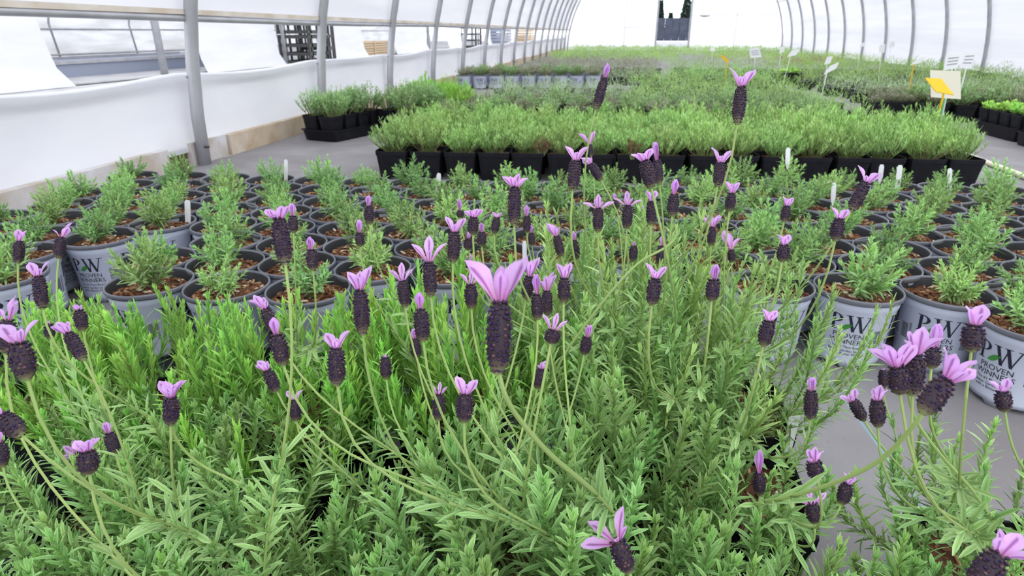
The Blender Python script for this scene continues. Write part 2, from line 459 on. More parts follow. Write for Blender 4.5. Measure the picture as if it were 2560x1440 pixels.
for z in (.75, .1):
    mb = MB(); mb.tube([(-7.9, -2, z), (-7.9, 25, z), (-7.9, 52, z)], .03, 6); link('inner_rail', mb.build('inner_rail', True), nb, M['steel'])
for y in np.arange(1, 40, 3.0):
    mb = MB(); mb.tube([(-7.95, y, 0), (-8.05, y, .9), (-7.7, y, 2)], .03, 6); link('inner_hoop', mb.build('inner_hoop', True), nb, M['steel'])
o = empty('growing_trough', (NX - 1.9, 10.0, 0.02)); tag(o, 'low blue-grey trough inside the neighbouring tunnel', 'trough')
mb = MB(); mb.box((0, 0, .10), (1.5, 7.5, .20)); link('trough_body', mb.build('trough_body'), o, M['tank'])
for sx in (-.75, .75):
    mb = MB(); mb.box((sx, 0, .22), (.06, 7.5, .05)); link('trough_rim', mb.build('trough_rim'), o, M['steel'])

def crate(loc, rz, d, label, holes=True):
    root = empty('plastic_crate', loc, rz); tag(root, label, 'crate', 'dark crates outside')
    w, dp, h = d
    for sx in (-1, 1):
        for sy in (-1, 1):
            mb = MB(); mb.box((sx * w / 2, sy * dp / 2, h / 2), (.05, .05, h)); link('corner_post', mb.build('corner_post'), root, M['darkplastic'])
    for s_ in (-1, 1):
        for z in np.linspace(.04, h - .04, 4):
            mb = MB(); mb.box((0, s_ * dp / 2, z), (w, .03, .07)); link('slat', mb.build('slat'), root, M['darkplastic'])
            mb = MB(); mb.box((s_ * w / 2, 0, z), (.03, dp, .07)); link('slat', mb.build('slat'), root, M['darkplastic'])
        for q in np.linspace(-.35, .35, 3):
            mb = MB(); mb.box((s_ * w / 2, q * dp, h / 2), (.03, .06, h)); link('upright', mb.build('upright'), root, M['darkplastic'])
    mb = MB(); mb.box((0, 0, .03), (w, dp, .04)); link('base', mb.build('base'), root, M['darkplastic'])
crate((NX + .1, 14.45, 0), 0, (.7, .95, .62), 'dark slatted crate standing at the bottom of its stack outside')
crate((NX + .1, 14.45, .64), 0, (.7, .95, .62), 'dark slatted crate on top of another crate outside')
crate((NX + .0, 15.35, 0), .1, (.6, .6, .9), 'tall dark crate beside the crate stack outside')
crate((NX + .2, 31, 0), 0, (.8, 1.2, .9), 'far dark crate between white sheets outside')
def stack(loc, d, mat, label, name='pallet_stack'):
    root = empty(name, loc); tag(root, label, 'stack')
    n = 6
    for i in range(n):
        mb = MB(); mb.box((0.01 * (i % 2), 0, (i + .5) * d[2] / n), (d[0], d[1], d[2] / n * .82)); link('board', mb.build('board'), root, mat)
    mb = MB(); mb.box((d[0] / 2 + .02, 0, d[2] / 2), (.04, .06, d[2])); link('strap', mb.build('strap'), root, M['wood'])
stack((NX - .6, 19.6, .0), (.8, 2.6, .42), M['wood'], 'low pale wooden stack outside between white sheets')
stack((NX + .3, 38.5, .0), (.8, 2.6, 1.0), M['tank'], 'blue-grey stack of boards far outside')
stack((NX + .3, 48, .0), (.8, 4, 1.0), M['wood'], 'pale board stack farthest outside')

# beyond the end door: fence, light pad, conifers
fn = empty('yard_fence', (2.4, 38, 0)); tag(fn, 'dark slate board fence outside the far doorway', 'fence')
for i in range(22):
    mb = MB(); mb.box((-4 + i * .4, .02 * (i % 2), .67), (.385, .04, 1.34)); link('board', mb.build('board'), fn, M['fence'])
mb = MB(); mb.box((.3, .05, 1.36), (9, .08, .05)); link('top_rail', mb.build('top_rail'), fn, M['fence'])
def conifer(loc, h, r, label):
    root = empty('conifer_tree', loc); tag(root, label, 'tree', 'conifers beyond the fence')
    mb = MB(); mb.tube([(0, 0, 0), (0, 0, h * .5), (0, 0, h * .97)], [.16, .1, .02], 6); link('trunk', mb.build('trunk'), root, M['wood'])
    mb = MB()
    for i in range(900):
        t = random.random() ** .7; z = h * (.08 + .92 * t); rad = r * (1 - t) + .1; a = random.random() * 6.283
        d = np.array([math.cos(a), math.sin(a), -.25])
        g_ = random.uniform(.7, 1.2)
        leaf(mb, np.array([d[0] * rad * .3, d[1] * rad * .3, z]), d, (0, 0, 1), rad * random.uniform(.5, .9), .35, .1, (.11 * g_, .20 * g_, .20 * g_), (.13 * g_, .23 * g_, .23 * g_), 2)  # needle colour lightened to carry the haze of distance
    o_ = link('needles', mb.build('needles'), root, M['leaf_far']); o_['kind'] = 'stuff'
conifer((2.75, 55, 0), 3.0, .55, 'slim blue-green conifer left in the doorway view')
conifer((3.9, 60, 0), 2.2, .55, 'short blue-green conifer in the middle of the doorway view')
conifer((4.75, 55, 0), 3.6, .7, 'tall blue-green conifer right in the doorway view')
conifer((5.4, 58, 0), 3.0, .6, 'blue-green conifer beside the tall one beyond the fence')
mb = MB(); mb.box((2.1, 30.5, .15), (5, 2.5, .30)); o = link('concrete_pad', mb.build('concrete_pad'), None, M['paper']); tag(o, 'pale low slab just outside the doorway', 'slab')
hb = empty('heater_fan', at_y(1762, 40, 26.8)); tag(hb, 'small grey fixture hanging before the far end wall', 'fixture')
mb = MB(); mb.loft([ring(.02, .05, 16), ring(.16, .03, 16), ring(.2, .0, 16), ring(.12, -.03, 16), ring(.02, -.04, 16)]); link('housing', mb.build('housing', True), hb, M['steel'])
mb = MB(); mb.tube([(0, 0, .05), (0, 0, .8), (0, 0, 1.6)], .006, 5); link('hanger', mb.build('hanger'), hb, M['steel'])

# ------------------------------------------------------------------ pots and soil meshes
def pot_white():
    mb = MB(); n = 48
    feet = ring(.0640, 0, n); feet[:, 2] = np.where((np.arange(n) // 3) % 4 == 0, .0, .009)
    mb.loft([ring(.030, .012, n), ring(.060, .010, n), feet, ring(.0655, .018, n), ring(.0755, .127, n), ring(.0772, .129, n), ring(.0782, .143, n)])
    return mb.build('pot', True)
def pot_rim():
    mb = MB(); n = 48
    mb.loft([ring(.0782, .143, n), ring(.0812, .1435, n), ring(.0826, .147, n), ring(.0826, .152, n), ring(.0812, .1545, n), ring(.0795, .154, n), ring(.0785, .151, n)])
    mb.loft([ring(.0785, .151, n), ring(.0768, .146, n), ring(.0728, .116, n)], mi=1)
    return mb.build('rim', True)
def soil_disc(rad, z, sq, seed, n_chip=150):
    r_ = np.random.default_rng(seed); mb = MB(); n = 32
    rg = []
    for t in (1.0, .8, .55, .3, .05):
        q = ring(rad * t, z, n, sq); q[:, 2] += r_.normal(0, .0018, n) + .004 * (1 - t); rg.append(q)
    br = np.array([.085, .038, .02])
    mb.loft(rg, br * r_.uniform(.6, 1.3, (n * 5, 1)))
    for i in range(n_chip):
        a = r_.uniform(0, 6.283); t = math.sqrt(r_.uniform(0, 1)) * .94
        x, y = rad * t * math.cos(a), rad * t * math.sin(a)
        s_ = r_.uniform(.0012, .0036); L_ = s_ * r_.uniform(1, 3.2)
        k = r_.uniform()
        c = np.array([.20, .09, .045]) if k < .5 else np.array([.11, .045, .022]) if k < .72 else np.array([.40, .24, .13]) if k < .93 else np.array([.62, .52, .40])
        V = np.array([[-L_, -s_, 0], [L_, -s_ * .7, 0], [L_ * .8, s_, 0], [-L_ * .9, s_ * .8, 0], [-L_ * .7, -s_ * .5, s_ * .9], [L_ * .7, -s_ * .4, s_ * .8], [L_ * .5, s_ * .6, s_], [-L_ * .6, s_ * .5, s_ * .7]])
        ca, sa = math.cos(a * 7), math.sin(a * 7); tl = r_.uniform(-.5, .5)
        V[:, 2] += V[:, 0] * tl
        V[:, :2] = V[:, :2] @ np.array([[ca, sa], [-sa, ca]])
        mb.add(V + [x, y, z + .002 + .003 * (1 - t)], [(4, 5, 6, 7), (0, 1, 5, 4), (1, 2, 6, 5), (2, 3, 7, 6), (3, 0, 4, 7)], c * r_.uniform(.75, 1.25))
    return mb.build('soil')
def pot_square(w, h, tp=.80):
    mb = MB(); n = 32; R_ = w / 2
    mb.loft([ring(R_ * tp * .5, .004, n, 8), ring(R_ * tp, .0, n, 8), ring(R_ * .955, h - .022, n, 8), ring(R_ * .985, h - .021, n, 8), ring(R_, h - .002, n, 8), ring(R_ * .985, h, n, 8), ring(R_ * .955, h - .001, n, 8), ring(R_ * .93, h - .03, n, 8), ring(R_ * .9, h - .06, n, 8)])
    return mb.build('pot')

# lettering wrapped on the cone
def flat_letters():
    """polygons (list of (verts2d, faces, mat)) of one printed panel, metres, origin at panel centre"""
    res = []
    def poly(p, mi=0): res.append((np.array(p, float), [tuple(range(len(p)))], mi))
    def strip(a, b, wa, wb=None, n=4, mi=0):
        wb = wb or wa
        a, b = np.array(a, float), np.array(b, float)
        for i in range(n):
            p, q = a + (b - a) * i / n, a + (b - a) * (i + 1) / n
            poly([(p[0] - wa / 2, p[1]), (p[0] + wa / 2, p[1]), (q[0] + wb / 2, q[1]), (q[0] - wb / 2, q[1])], mi)
    def hbar(x0, x1, y, t, n=3):
        for i in range(n):
            a, b = x0 + (x1 - x0) * i / n, x0 + (x1 - x0) * (i + 1) / n
            poly([(a, y), (b, y), (b, y + t), (a, y + t)])
    y0, y1 = .008, .042
    # P
    strip((-.030, y0), (-.030, y1), .0055, n=5)
    hbar(-.0365, -.0235, y0, .0016); hbar(-.0365, -.026, y1 - .0014, .0014)
    cx, cy, ro, ri = -.0265, y1 - .0093, .0093, .0068
    A = np.linspace(math.pi / 2, -math.pi / 2, 11)
    for i in range(10):
        a, b = A[i], A[i + 1]
        ka, kb = 1 + .35 * math.cos(a), 1 + .35 * math.cos(b)
        poly([(cx + ri * math.cos(a) * 1.0, cy + ri * 1.12 * math.sin(a)), (cx + ri * math.cos(b), cy + ri * 1.12 * math.sin(b)),
              (cx + ro * kb * math.cos(b), cy + ro * math.sin(b)), (cx + ro * ka * math.cos(a), cy + ro * math.sin(a))])
    # W
    for (xa, xb, w) in ((-.004, .006, .0055), (.013, .006, .0022), (.011, .021, .0055), (.031, .021, .0022)):
        strip((xb, y0 - .001), (xa, y1), w * .9, w, 6)
    for x in (-.004, .012, .031): hbar(x - .006, x + .006, y1 - .0013, .0013)
    # leaf
    lf = []
    for t in np.linspace(0, 1, 9): lf.append((-.018 + .022 * t, .010 + .012 * t + .006 * math.sin(math.pi * t)))
    for t in np.linspace(1, 0, 9)[1:-1]: lf.append((-.018 + .022 * t, .010 + .012 * t - .006 * math.sin(math.pi * t)))
    poly(lf, 1)
    # bar code block beside the panel
    for i in range(7): strip((.046 + i * .0022, -.02), (.046 + i * .0022, .012), .0009, n=2)
    for i in range(3): strip((.064 + i * .0016, -.025), (.064 + i * .0016, .016), .0006, n=2)
    dg = bpy.context.evaluated_depsgraph_get
    def text(s_, size, y, x=0):
        cu = bpy.data.curves.new('t', 'FONT'); cu.body = s_; cu.size = size; cu.align_x = 'CENTER'; cu.resolution_u = 2
        ob = bpy.data.objects.new('t', cu); COL.objects.link(ob)
        me = bpy.data.meshes.new_from_object(ob.evaluated_get(dg()))
        V = np.array([(v.co.x + x, v.co.y + y) for v in me.vertices]); fc = [tuple(p_.vertices) for p_ in me.polygons]
        bpy.data.objects.remove(ob); bpy.data.curves.remove(cu); bpy.data.meshes.remove(me)
        if len(V): res.append((V, fc, 0))
    text('PROVEN', .0150, -.0075); text('WINNERS', .0150, -.0205)
    text('The #1 Plant Brand', .0078, -.0300, .0)
    text('Better Garden Starts', .0078, -.0385); text('with a Better Plant.', .0078, -.0460)
    return res
def lettering():
    mb = MB()
    for V, fc, mi in flat_letters():
        z = V[:, 1] + .078
        r_ = .0655 + (z - .018) * (.0755 - .0655) / (.127 - .018) + .0005
        a = V[:, 0] / .0715
        mb.add(np.stack([r_ * np.sin(a), -r_ * np.cos(a), z], 1), fc, mi=mi)
    return mb.build('lettering')
ME_POT, ME_RIM, ME_LET = pot_white(), pot_rim(), lettering()
ME_SOIL = [soil_disc(.0746, .131, 0, s_, 300) for s_ in (1, 2, 3)]

# ------------------------------------------------------------------ foliage meshes
def shoot(seed, L=.16, bend=0.3, ll=(.018, .030), lw=(.0030, .0042), node=.0075, ang=(35, 58), cm=(.21, .33, .10), ce=(.36, .47, .25), tuft=2, start=.15, seg=4, stemr=.0012, stemc=(.30, .42, .13), curl=-.16, var=.25):
    """one leafy shoot: starts tilted outwards (towards +X) by `bend` rad, tip turns upright"""
    r_ = np.random.default_rng(seed); mb = MB()
    n = 14; P = [np.zeros(3)]; wob = r_.normal(0, .05, 2)
    for i in range(n):
        t = i / n; al = bend * (1 - t) ** 1.2 + wob[0] * t
        be = wob[1] * math.sin(t * 3)
        P.append(P[-1] + np.array([math.sin(al), math.sin(be), math.cos(al)]) * L / n)
    P = np.array(P)
    mb.tube(P, np.linspace(stemr, stemr * .6, n + 1), 5, stemc, mi=0)
    cm, ce = np.array(cm), np.array(ce)
    s_ = start * L; k = 0
    while s_ < L:
        t = s_ / L; q = t * n; i = min(int(q), n - 1); p = P[i] + (P[i + 1] - P[i]) * (q - i); d = unit(P[i + 1] - P[i])
        a0 = k * 1.571 + r_.normal(0, .2)
        ref = unit(np.cross(d, [0.3, .9, .1])); ref2 = np.cross(d, ref)
        size = (.75 + .35 * math.sin(math.pi * min(1, t * 1.05))) * (1 - .35 * max(0, t - .8) / .2)
        for h in (0, math.pi):
            a = a0 + h; rad = ref * math.cos(a) + ref2 * math.sin(a)
            th = math.radians(r_.uniform(*ang)) * (1 - .6 * t ** 3)
            ld = d * math.cos(th) + rad * math.sin(th)
            nr = d * math.sin(th) - rad * math.cos(th)
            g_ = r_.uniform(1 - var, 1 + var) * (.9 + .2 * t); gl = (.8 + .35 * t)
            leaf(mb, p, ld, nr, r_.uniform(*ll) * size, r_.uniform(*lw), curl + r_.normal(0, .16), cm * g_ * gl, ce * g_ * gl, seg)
            for _ in range(tuft):
                rr = unit(rad + r_.normal(0, .5, 3)); th2 = th * r_.uniform(.4, 1.0)
                ld = d * math.cos(th2) + rr * math.sin(th2); nr = d * math.sin(th2) - rr * math.cos(th2)
                g_ = r_.uniform(1 - var, 1 + var)
                leaf(mb, p, ld, nr, r_.uniform(*ll) * size * r_.uniform(.35, .7), r_.uniform(*lw) * .7, curl, cm * g_, ce * g_, max(2, seg - 1))
        s_ += node * (1.25 - .6 * t); k += 1
    for _ in range(5):
        rr = unit(r_.normal(0, 1, 3)); ld = unit(d + rr * .35)
        leaf(mb, P[-1], ld, rr, r_.uniform(*ll) * .55, r_.uniform(*lw) * .8, 0, cm * 1.25, ce * 1.2, max(2, seg - 1))
    return mb

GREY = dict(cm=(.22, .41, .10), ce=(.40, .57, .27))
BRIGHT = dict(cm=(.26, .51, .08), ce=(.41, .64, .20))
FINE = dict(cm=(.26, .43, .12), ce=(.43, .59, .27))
BENDS = (.1, .45, .8, 1.15, 1.5)
SH = {'grey': [], 'bright': [], 'fine': []}
for b_i, b_ in enumerate(BENDS):
    for s_ in range(3):
        q = b_i * 3 + s_
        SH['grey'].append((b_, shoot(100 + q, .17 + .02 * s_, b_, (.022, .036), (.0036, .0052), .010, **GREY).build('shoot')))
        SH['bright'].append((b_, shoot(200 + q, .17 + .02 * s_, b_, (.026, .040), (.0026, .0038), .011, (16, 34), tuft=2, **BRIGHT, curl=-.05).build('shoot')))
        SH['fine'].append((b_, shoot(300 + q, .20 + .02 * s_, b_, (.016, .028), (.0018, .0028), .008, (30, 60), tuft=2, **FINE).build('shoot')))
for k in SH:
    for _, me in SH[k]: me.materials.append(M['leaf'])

def young(seed):
    """ball of short grey-green shoots of a young plant"""
    r_ = np.random.default_rng(seed); mb = MB()
    n = int(r_.integers(15, 22))
    for i in range(n):
        t = (i + .5) / n; inc = math.sqrt(t) * 1.15; az = i * 2.4 + r_.normal(0, .2)
        L_ = r_.uniform(.060, .088) * (1.05 - .25 * t)
        sub = shoot(int(r_.integers(1e6)), L_, inc * .25, (.016, .027), (.0036, .0052), .0085, (35, 65), tuft=1, start=.22, seg=2, cm=(.26, .46, .16), ce=(.42, .61, .28), stemr=.0011)
        V = np.concatenate(sub.v); C = np.concatenate(sub.c)
        ti = inc * .72
        V = V @ np.array([[math.cos(ti), 0, -math.sin(ti)], [0, 1, 0], [math.sin(ti), 0, math.cos(ti)]])
        ca, sa = math.cos(az), math.sin(az)
        V = V @ np.array([[ca, sa, 0], [-sa, ca, 0], [0, 0, 1]]) + [r_.normal(0, .004), r_.normal(0, .004), .012 + .01 * (1 - t)]
        mb.add(V, sub.f, C)
    # short woody base
    mb.tube([(0, 0, -.002), (.001, 0, .012), (0, .001, .026)], .0022, 6, (.22, .2, .12))
    for i in range(26):
        a = r_.uniform(0, 6.283); d = np.array([math.cos(a), math.sin(a), r_.uniform(-.2, .5)])
        leaf(mb, np.array([0, 0, r_.uniform(.006, .03)]), d, (0, 0, 1), r_.uniform(.015, .03), .004, -.1, (.18, .33, .13), (.32, .46, .24), 2)
    return mb.build('foliage')
ME_YOUNG = [young(500 + i) for i in range(8)]

# ------------------------------------------------------------------ the field of young lavenders in printed pots
PK, PS = .971, 1.09
def cell(row, n):
    x = (-1.049 if row % 2 == 0 else -.955) + .187 * n
    y = 1.17 + .15 * row + .05 * (x + .95)
    return x * PK + .012, y * PK
FIELD = {}
POT_GROUP = 'young lavenders in printed pots on the fabric floor'
ABSENT = {(0, -1), (1, -2), (2, -1)}
spin_fix = {(1, 7): .4, (1, 8): -.35, (1, 9): -.45, (0, 10): -1.0, (2, -2): .15, (0, -2): .9, (0, 0): 1.3, (0, 1): .7}
for row in range(0, 9):
    ns = []
    for n in range(-5, 16):
        x, y = cell(row, n)
        if (row, n) in ABSENT or x < -1.86 or x > 1.72: continue
        if row == 0 and 3 <= n <= 9: continue
        if row == 1 and 4 <= n <= 6: continue
        if row == 8 and x < .25: continue
        if x < -1.75 and row < 2: continue
        ns.append(n)
    for q, n in enumerate(ns):
        x, y = cell(row, n)
        jx, jy = random.gauss(0, .006), random.gauss(0, .006)
        if (row, n) in spin_fix: jx = jy = 0
        root = empty('potted_lavender', (x + jx, y + jy, 0))
        rn = 'frontmost' if row == 0 else ORD[row + 1]
        tag(root, 'young lavender in pale printed pot, %s row from the front, %s pot from the left' % (rn, ORD[q + 1]), 'potted plant', POT_GROUP)
        rz = spin_fix.get((row, n), random.uniform(-1.05, 1.05))
        po = link('pot', ME_POT, root, M['pot_white'], rot=(0, 0, rz), scale=(PS,) * 3)
        link('rim', ME_RIM, po, [M['pot_rim'], M['pot_inner']])
        if row < 4 or x < -1.4:
            for q4 in range(4):
                l_ = link('lettering', ME_LET, po, [M['ink'], M['leaf_ink']], rot=(0, 0, q4 * math.pi / 2)); l_['kind'] = 'stuff'
        link('soil', random.choice(ME_SOIL), root, M['soil'], rot=(0, 0, random.uniform(0, 6.28)), scale=(PS,) * 3)
        s_ = random.uniform(.80, 1.06)
        if (row, n) in ((0, 0), (1, 8)): s_ = 1.15
        f_ = link('foliage', random.choice(ME_YOUNG), root, M['leaf'], loc=(random.gauss(0, .007), random.gauss(0, .007), .141), rot=(random.gauss(0, .08), random.gauss(0, .08), random.uniform(0, 6.28)), scale=(s_, s_, s_ * random.uniform(.92, 1.12)))
        f_['kind'] = 'stuff'
        FIELD[(row, n)] = root

# white plant tags stuck into pots
def plant_tag(px, py_top, py_bot, y, w, label, lean=0.0, pz=None):
    T, B = at_y(px + lean, py_top, y), at_y(px, py_bot, y)
    h = max(.03, float(np.linalg.norm(T - B))) + .03
    root = empty('plant_tag', (float(B[0]), float(B[1]), float(B[2]) - .03)); tag(root, label, 'tag', 'white plant tags stuck in pots')
    mb = MB()
    V = []
    for z, k in ((0, .25), (.025, 1), (h - .008, 1), (h, .6)):
        for sx, sy in ((-1, -1), (1, -1), (1, 1), (-1, 1)): V.append((sx * w * k / 2, sy * .0008, z))
    mb.loft([np.array(V[i * 4:i * 4 + 4]) for i in range(4)]); mb.add(V[:4], [(3, 2, 1, 0)]); mb.add(V[12:], [(0, 1, 2, 3)])
    o_ = link('tag_blade', mb.build('tag_blade'), root, M['tagw'])
    dx = (T[0] - B[0]) / h
    o_.rotation_euler = (-.1, math.atan(dx), random.uniform(-.3, .3))
    return root
for (px, a, b, y, w, lb, ln) in (
    (712, 400, 446, 2.20, .014, 'white plant tag upright in a back-row pot nearest the left hoop leg', 0),
    (466, 502, 556, 1.62, .018, 'white plant tag in the pot beside the left front pots', -3),
    (1092, 434, 484, 2.1, .016, 'translucent white tag among pots before the black bed corner', 3),
    (1972, 370, 404, 2.4, .017, 'white tag against the black pots right of the tallest flower', 0),
    (2246, 414, 466, 2.38, .017, 'white tag leaning among the pots before the bed corner', 7),
    (2378, 422, 478, 2.32, .016, 'rightmost upright white tag among the back pots', 0),
    (2203, 412, 440, 2.45, .016, 'small white tag behind the leaning lilac flower', 3),
    (2086, 458, 492, 2.1, .014, 'short white tag between middle pots at right', 0),
    (1974, 536, 570, 1.95, .012, 'thin white tag in a pot under a lilac flower', 0),
    (1312, 604, 640, 1.35, .010, 'thin pale tag standing behind the largest flower', 0)):
    plant_tag(px, a, b, y, w, lb, ln)

# ------------------------------------------------------------------ black pots with bushy lavender
def bush(seed, h=.17, rad=.09, n=34, ll=(.018, .032), lw=.0034, cm=(.20, .40, .07), ce=(.27, .47, .12), up=.55, per=16, wood=.12):
    r_ = np.random.default_rng(seed); mb = MB(); cm, ce = np.array(cm), np.array(ce)
    for i in range(n):
        t = math.sqrt(r_.uniform()); az = r_.uniform(0, 6.283)
        tip = np.array([rad * t * math.cos(az), rad * t * math.sin(az), h * (1 - .45 * t * t) * r_.uniform(.75, 1.12)])
        b0 = np.array([tip[0] * .25, tip[1] * .25, 0]); mid = (b0 + tip) / 2 + [tip[0] * .25, tip[1] * .25, .02]
        pts = [b0, mid, tip]
        mb.tube(pts, [.0014, .0012, .0006], 3, (.23, .15, .10) if r_.uniform() < .3 else (.24, .35, .12), caps=False)
        for k in range(per):
            s_ = r_.uniform(wood * 2, 1); p = (1 - s_) ** 2 * b0 + 2 * s_ * (1 - s_) * mid + s_ * s_ * tip
            a = r_.uniform(0, 6.283); d = np.array([math.cos(a) * (1 - up), math.sin(a) * (1 - up), up + r_.uniform(-.2, .3)])
            g_ = r_.uniform(.75, 1.25) * (.85 + .3 * s_)
            leaf(mb, p, d, (math.cos(a), math.sin(a), -.6), r_.uniform(*ll), lw * r_.uniform(.7, 1.3), -.1, cm * g_, ce * g_, 2)
    return mb.build('foliage')
LIGHT = [bush(700 + i, .172, .118, 64, (.014, .028), .0032, (.33, .53, .17), (.44, .64, .26), .5, 26) for i in range(5)]
BLUE = [bush(720 + i, .15, .10, 52, (.012, .022), .0036, (.27, .44, .19), (.38, .55, .27), .32, 22) for i in range(4)]
DULL = [bush(740 + i, .12, .10, 46, (.011, .02), .0036, (.27, .28, .20), (.38, .38, .29), .3, 20) for i in range(4)]
VIVID = [bush(760 + i, .17, .11, 44, (.020, .034), .0040, (.27, .58, .08), (.38, .68, .15), .6, 18) for i in range(3)]
LETT = [bush(780 + i, .07, .075, 26, (.020, .034), .008, (.33, .60, .11), (.42, .68, .18), .35, 12) for i in range(3)]
ME_SQ = pot_square(.163, .14); ME_SQ_SOIL = [soil_disc(.074, .118, 8, s_, 110) for s_ in (11, 12)]
ME_SQ2 = pot_square(.125, .12); ME_SQ2_SOIL = soil_disc(.056, .10, 8, 13, 50)
ME_BP = None

def black_plant(x, y, meshes, label, group, rz=0, sc=1.0, pot=None, soil=None, z0=0.0, fz=.116, mat=None):
    root = empty('bushy_lavender', (x, y, z0), rz); tag(root, label, 'potted plant', group)
    link('pot', pot or ME_SQ, root, mat or M['black_pot'])
    link('soil', soil or random.choice(ME_SQ_SOIL), root, M['soil'], rot=(0, 0, random.choice((0, 1.571, 3.1416))))
    f_ = link('foliage', random.choice(meshes), root, M['leaf_far'], loc=(random.gauss(0, .008), random.gauss(0, .008), fz), rot=(random.gauss(0, .06), random.gauss(0, .06), random.uniform(0, 6.28)), scale=(sc, sc, sc * random.uniform(.88, 1.12)))
    f_['kind'] = 'stuff'
    return root

# front bed
BS = .085
for row in range(5):
    for n in range(17):
        x = -1.10 + .168 * n; y = 3.0 + .167 * row + BS * (x + 1.1)
        if row == 4 and n > 13: continue
        black_plant(x + random.gauss(0, .003), y + random.gauss(0, .003), LIGHT, 'light green lavender in black square pot, front bed, %s row back, %s from left' % (ORD[row + 1], ORD[n + 1]),
                    'light green lavenders in the front bed', BS + random.gauss(0, .02), random.uniform(.85, 1.1) * (1.08 if n > 10 else 1))
# brown dry plants among the first row
def dry(seed):
    return bush(seed, .10, .05, 22, (.010, .018), .004, (.20, .10, .06), (.28, .15, .10), .5, 14)
for (px, py, lb) in ((1350, 372, 'dried brown plant standing between the first black pots'), (1582, 380, 'small dry brown stem clump before the light green bed')):
    p = at_y(px, py, 2.97)
    o = link('dry_plant', dry(int(px)), None, M['leaf_far'], loc=(p[0], p[1] + .04, .12)); tag(o, lb, 'plant')

# second bed: greyish and bluish plants
for row in range(4):
    for n in range(15):
        x = -1.25 + .19 * n; y = 4.55 + .19 * row + BS * (x + 1.1)
        ms = DULL if (n * 7 + row * 3) % 5 < 2 and n < 11 else BLUE
        black_plant(x + random.gauss(0, .008), y + random.gauss(0, .008), ms, 'grey-green lavender in black pot, second bed, %s row back, %s from left' % (ORD[row + 1], ORD[n + 1]),
                    'grey-green lavenders in the second bed', random.gauss(0, .1), random.uniform(.8, 1.1))
# vivid clump left of the second bed
for i, (px, py) in enumerate(((1035, 268), (1075, 262), (1115, 258), (1150, 268), (1060, 250), (1110, 246), (1145, 250))):
    p = at_z(px, py, .14)
    black_plant(p[0], p[1], VIVID, 'vivid green bushy lavender, %s of the clump between left trays and blue pots' % ORD[i + 1], 'vivid green clump', random.gauss(0, .1), random.uniform(1.0, 1.25))

# left trays
def tray(loc, rz, d, label):
    root = empty('plant_tray', loc, rz); tag(root, label, 'tray', 'black nursery trays')
    w, l, h = d; mb = MB(); n = 32
    def rr(k, z):
        q = ring(1, z, n, 10); q[:, 0] *= w / 2 * k; q[:, 1] *= l / 2 * k; return q
    mb.loft([rr(.3, .004), rr(.93, .0), rr(.985, h - .008), rr(1.02, h - .008), rr(1.02, h), rr(.97, h), rr(.92, .008), rr(.3, .008)])
    link('tray_body', mb.build('tray_body'), root, M['black_pot'])
    mb = MB(); mb.box((0, 0, .006), (w * .8, l * .8, .008)); link('tray_floor', mb.build('tray_floor'), root, M['black_pot'])
    return root
LTR = [((-1.90, 4.22), -.30, 'black tray of bushy lavenders against the left wall'), ((-1.52, 4.60), -.25, 'black tray of bushy lavenders behind the left wall tray')]
for (c, rz, lb) in LTR:
    tray((c[0], c[1], 0), rz, (.30, .56, .075), lb)
    k = 0
    for a in (-.07, .07):
        for b in (-.205, -.07, .07, .205):
            k += 1
            ca, sa = math.cos(rz), math.sin(rz)
            black_plant(c[0] + a * ca - b * sa, c[1] + a * sa + b * ca, BLUE, 'dense grey-green lavender, %s in the %s' % (ORD[k], lb.replace(' of bushy lavenders', '')),
                        'lavenders in the left trays', rz, random.uniform(1.15, 1.35), ME_SQ2, ME_SQ2_SOIL, .045, .098)

# pale blue pots further back
ME_SOILB = soil_disc(.07, .15, 0, 21, 30)
p0 = at_z(1160, 222, 0); p1 = at_z(1480, 221, 0)
NB = 9
for row in range(3):
    for n in range(NB):
        t = n / (NB - 1); x = p0[0] + (p1[0] - p0[0]) * t; y = p0[1] + (p1[1] - p0[1]) * t + .24 * row
        root = empty('potted_lavender', (x, y, 0)); tag(root, 'greyish lavender in small pale blue pot, %s row, %s from the left wall' % (ORD[row + 1], ORD[n + 1]), 'potted plant', 'pale blue pots in the distance')
        po = link('pot', ME_POT, root, M['pot_white'], scale=(1.22, 1.22, 1.1), rot=(0, 0, random.uniform(-.3, .3))); link('rim', ME_RIM, po, [M['pot_rim'], M['pot_inner']])
        if row == 0: l_ = link('lettering', ME_LET, po, [M['ink'], M['leaf_ink']]); l_['kind'] = 'stuff'
        link('soil', ME_SOILB, root, M['soil'])
        f_ = link('foliage', random.choice(DULL + BLUE), root, M['leaf_far'], loc=(0, 0, .14), rot=(0, 0, random.uniform(0, 6)), scale=(1.1,) * 3); f_['kind'] = 'stuff'

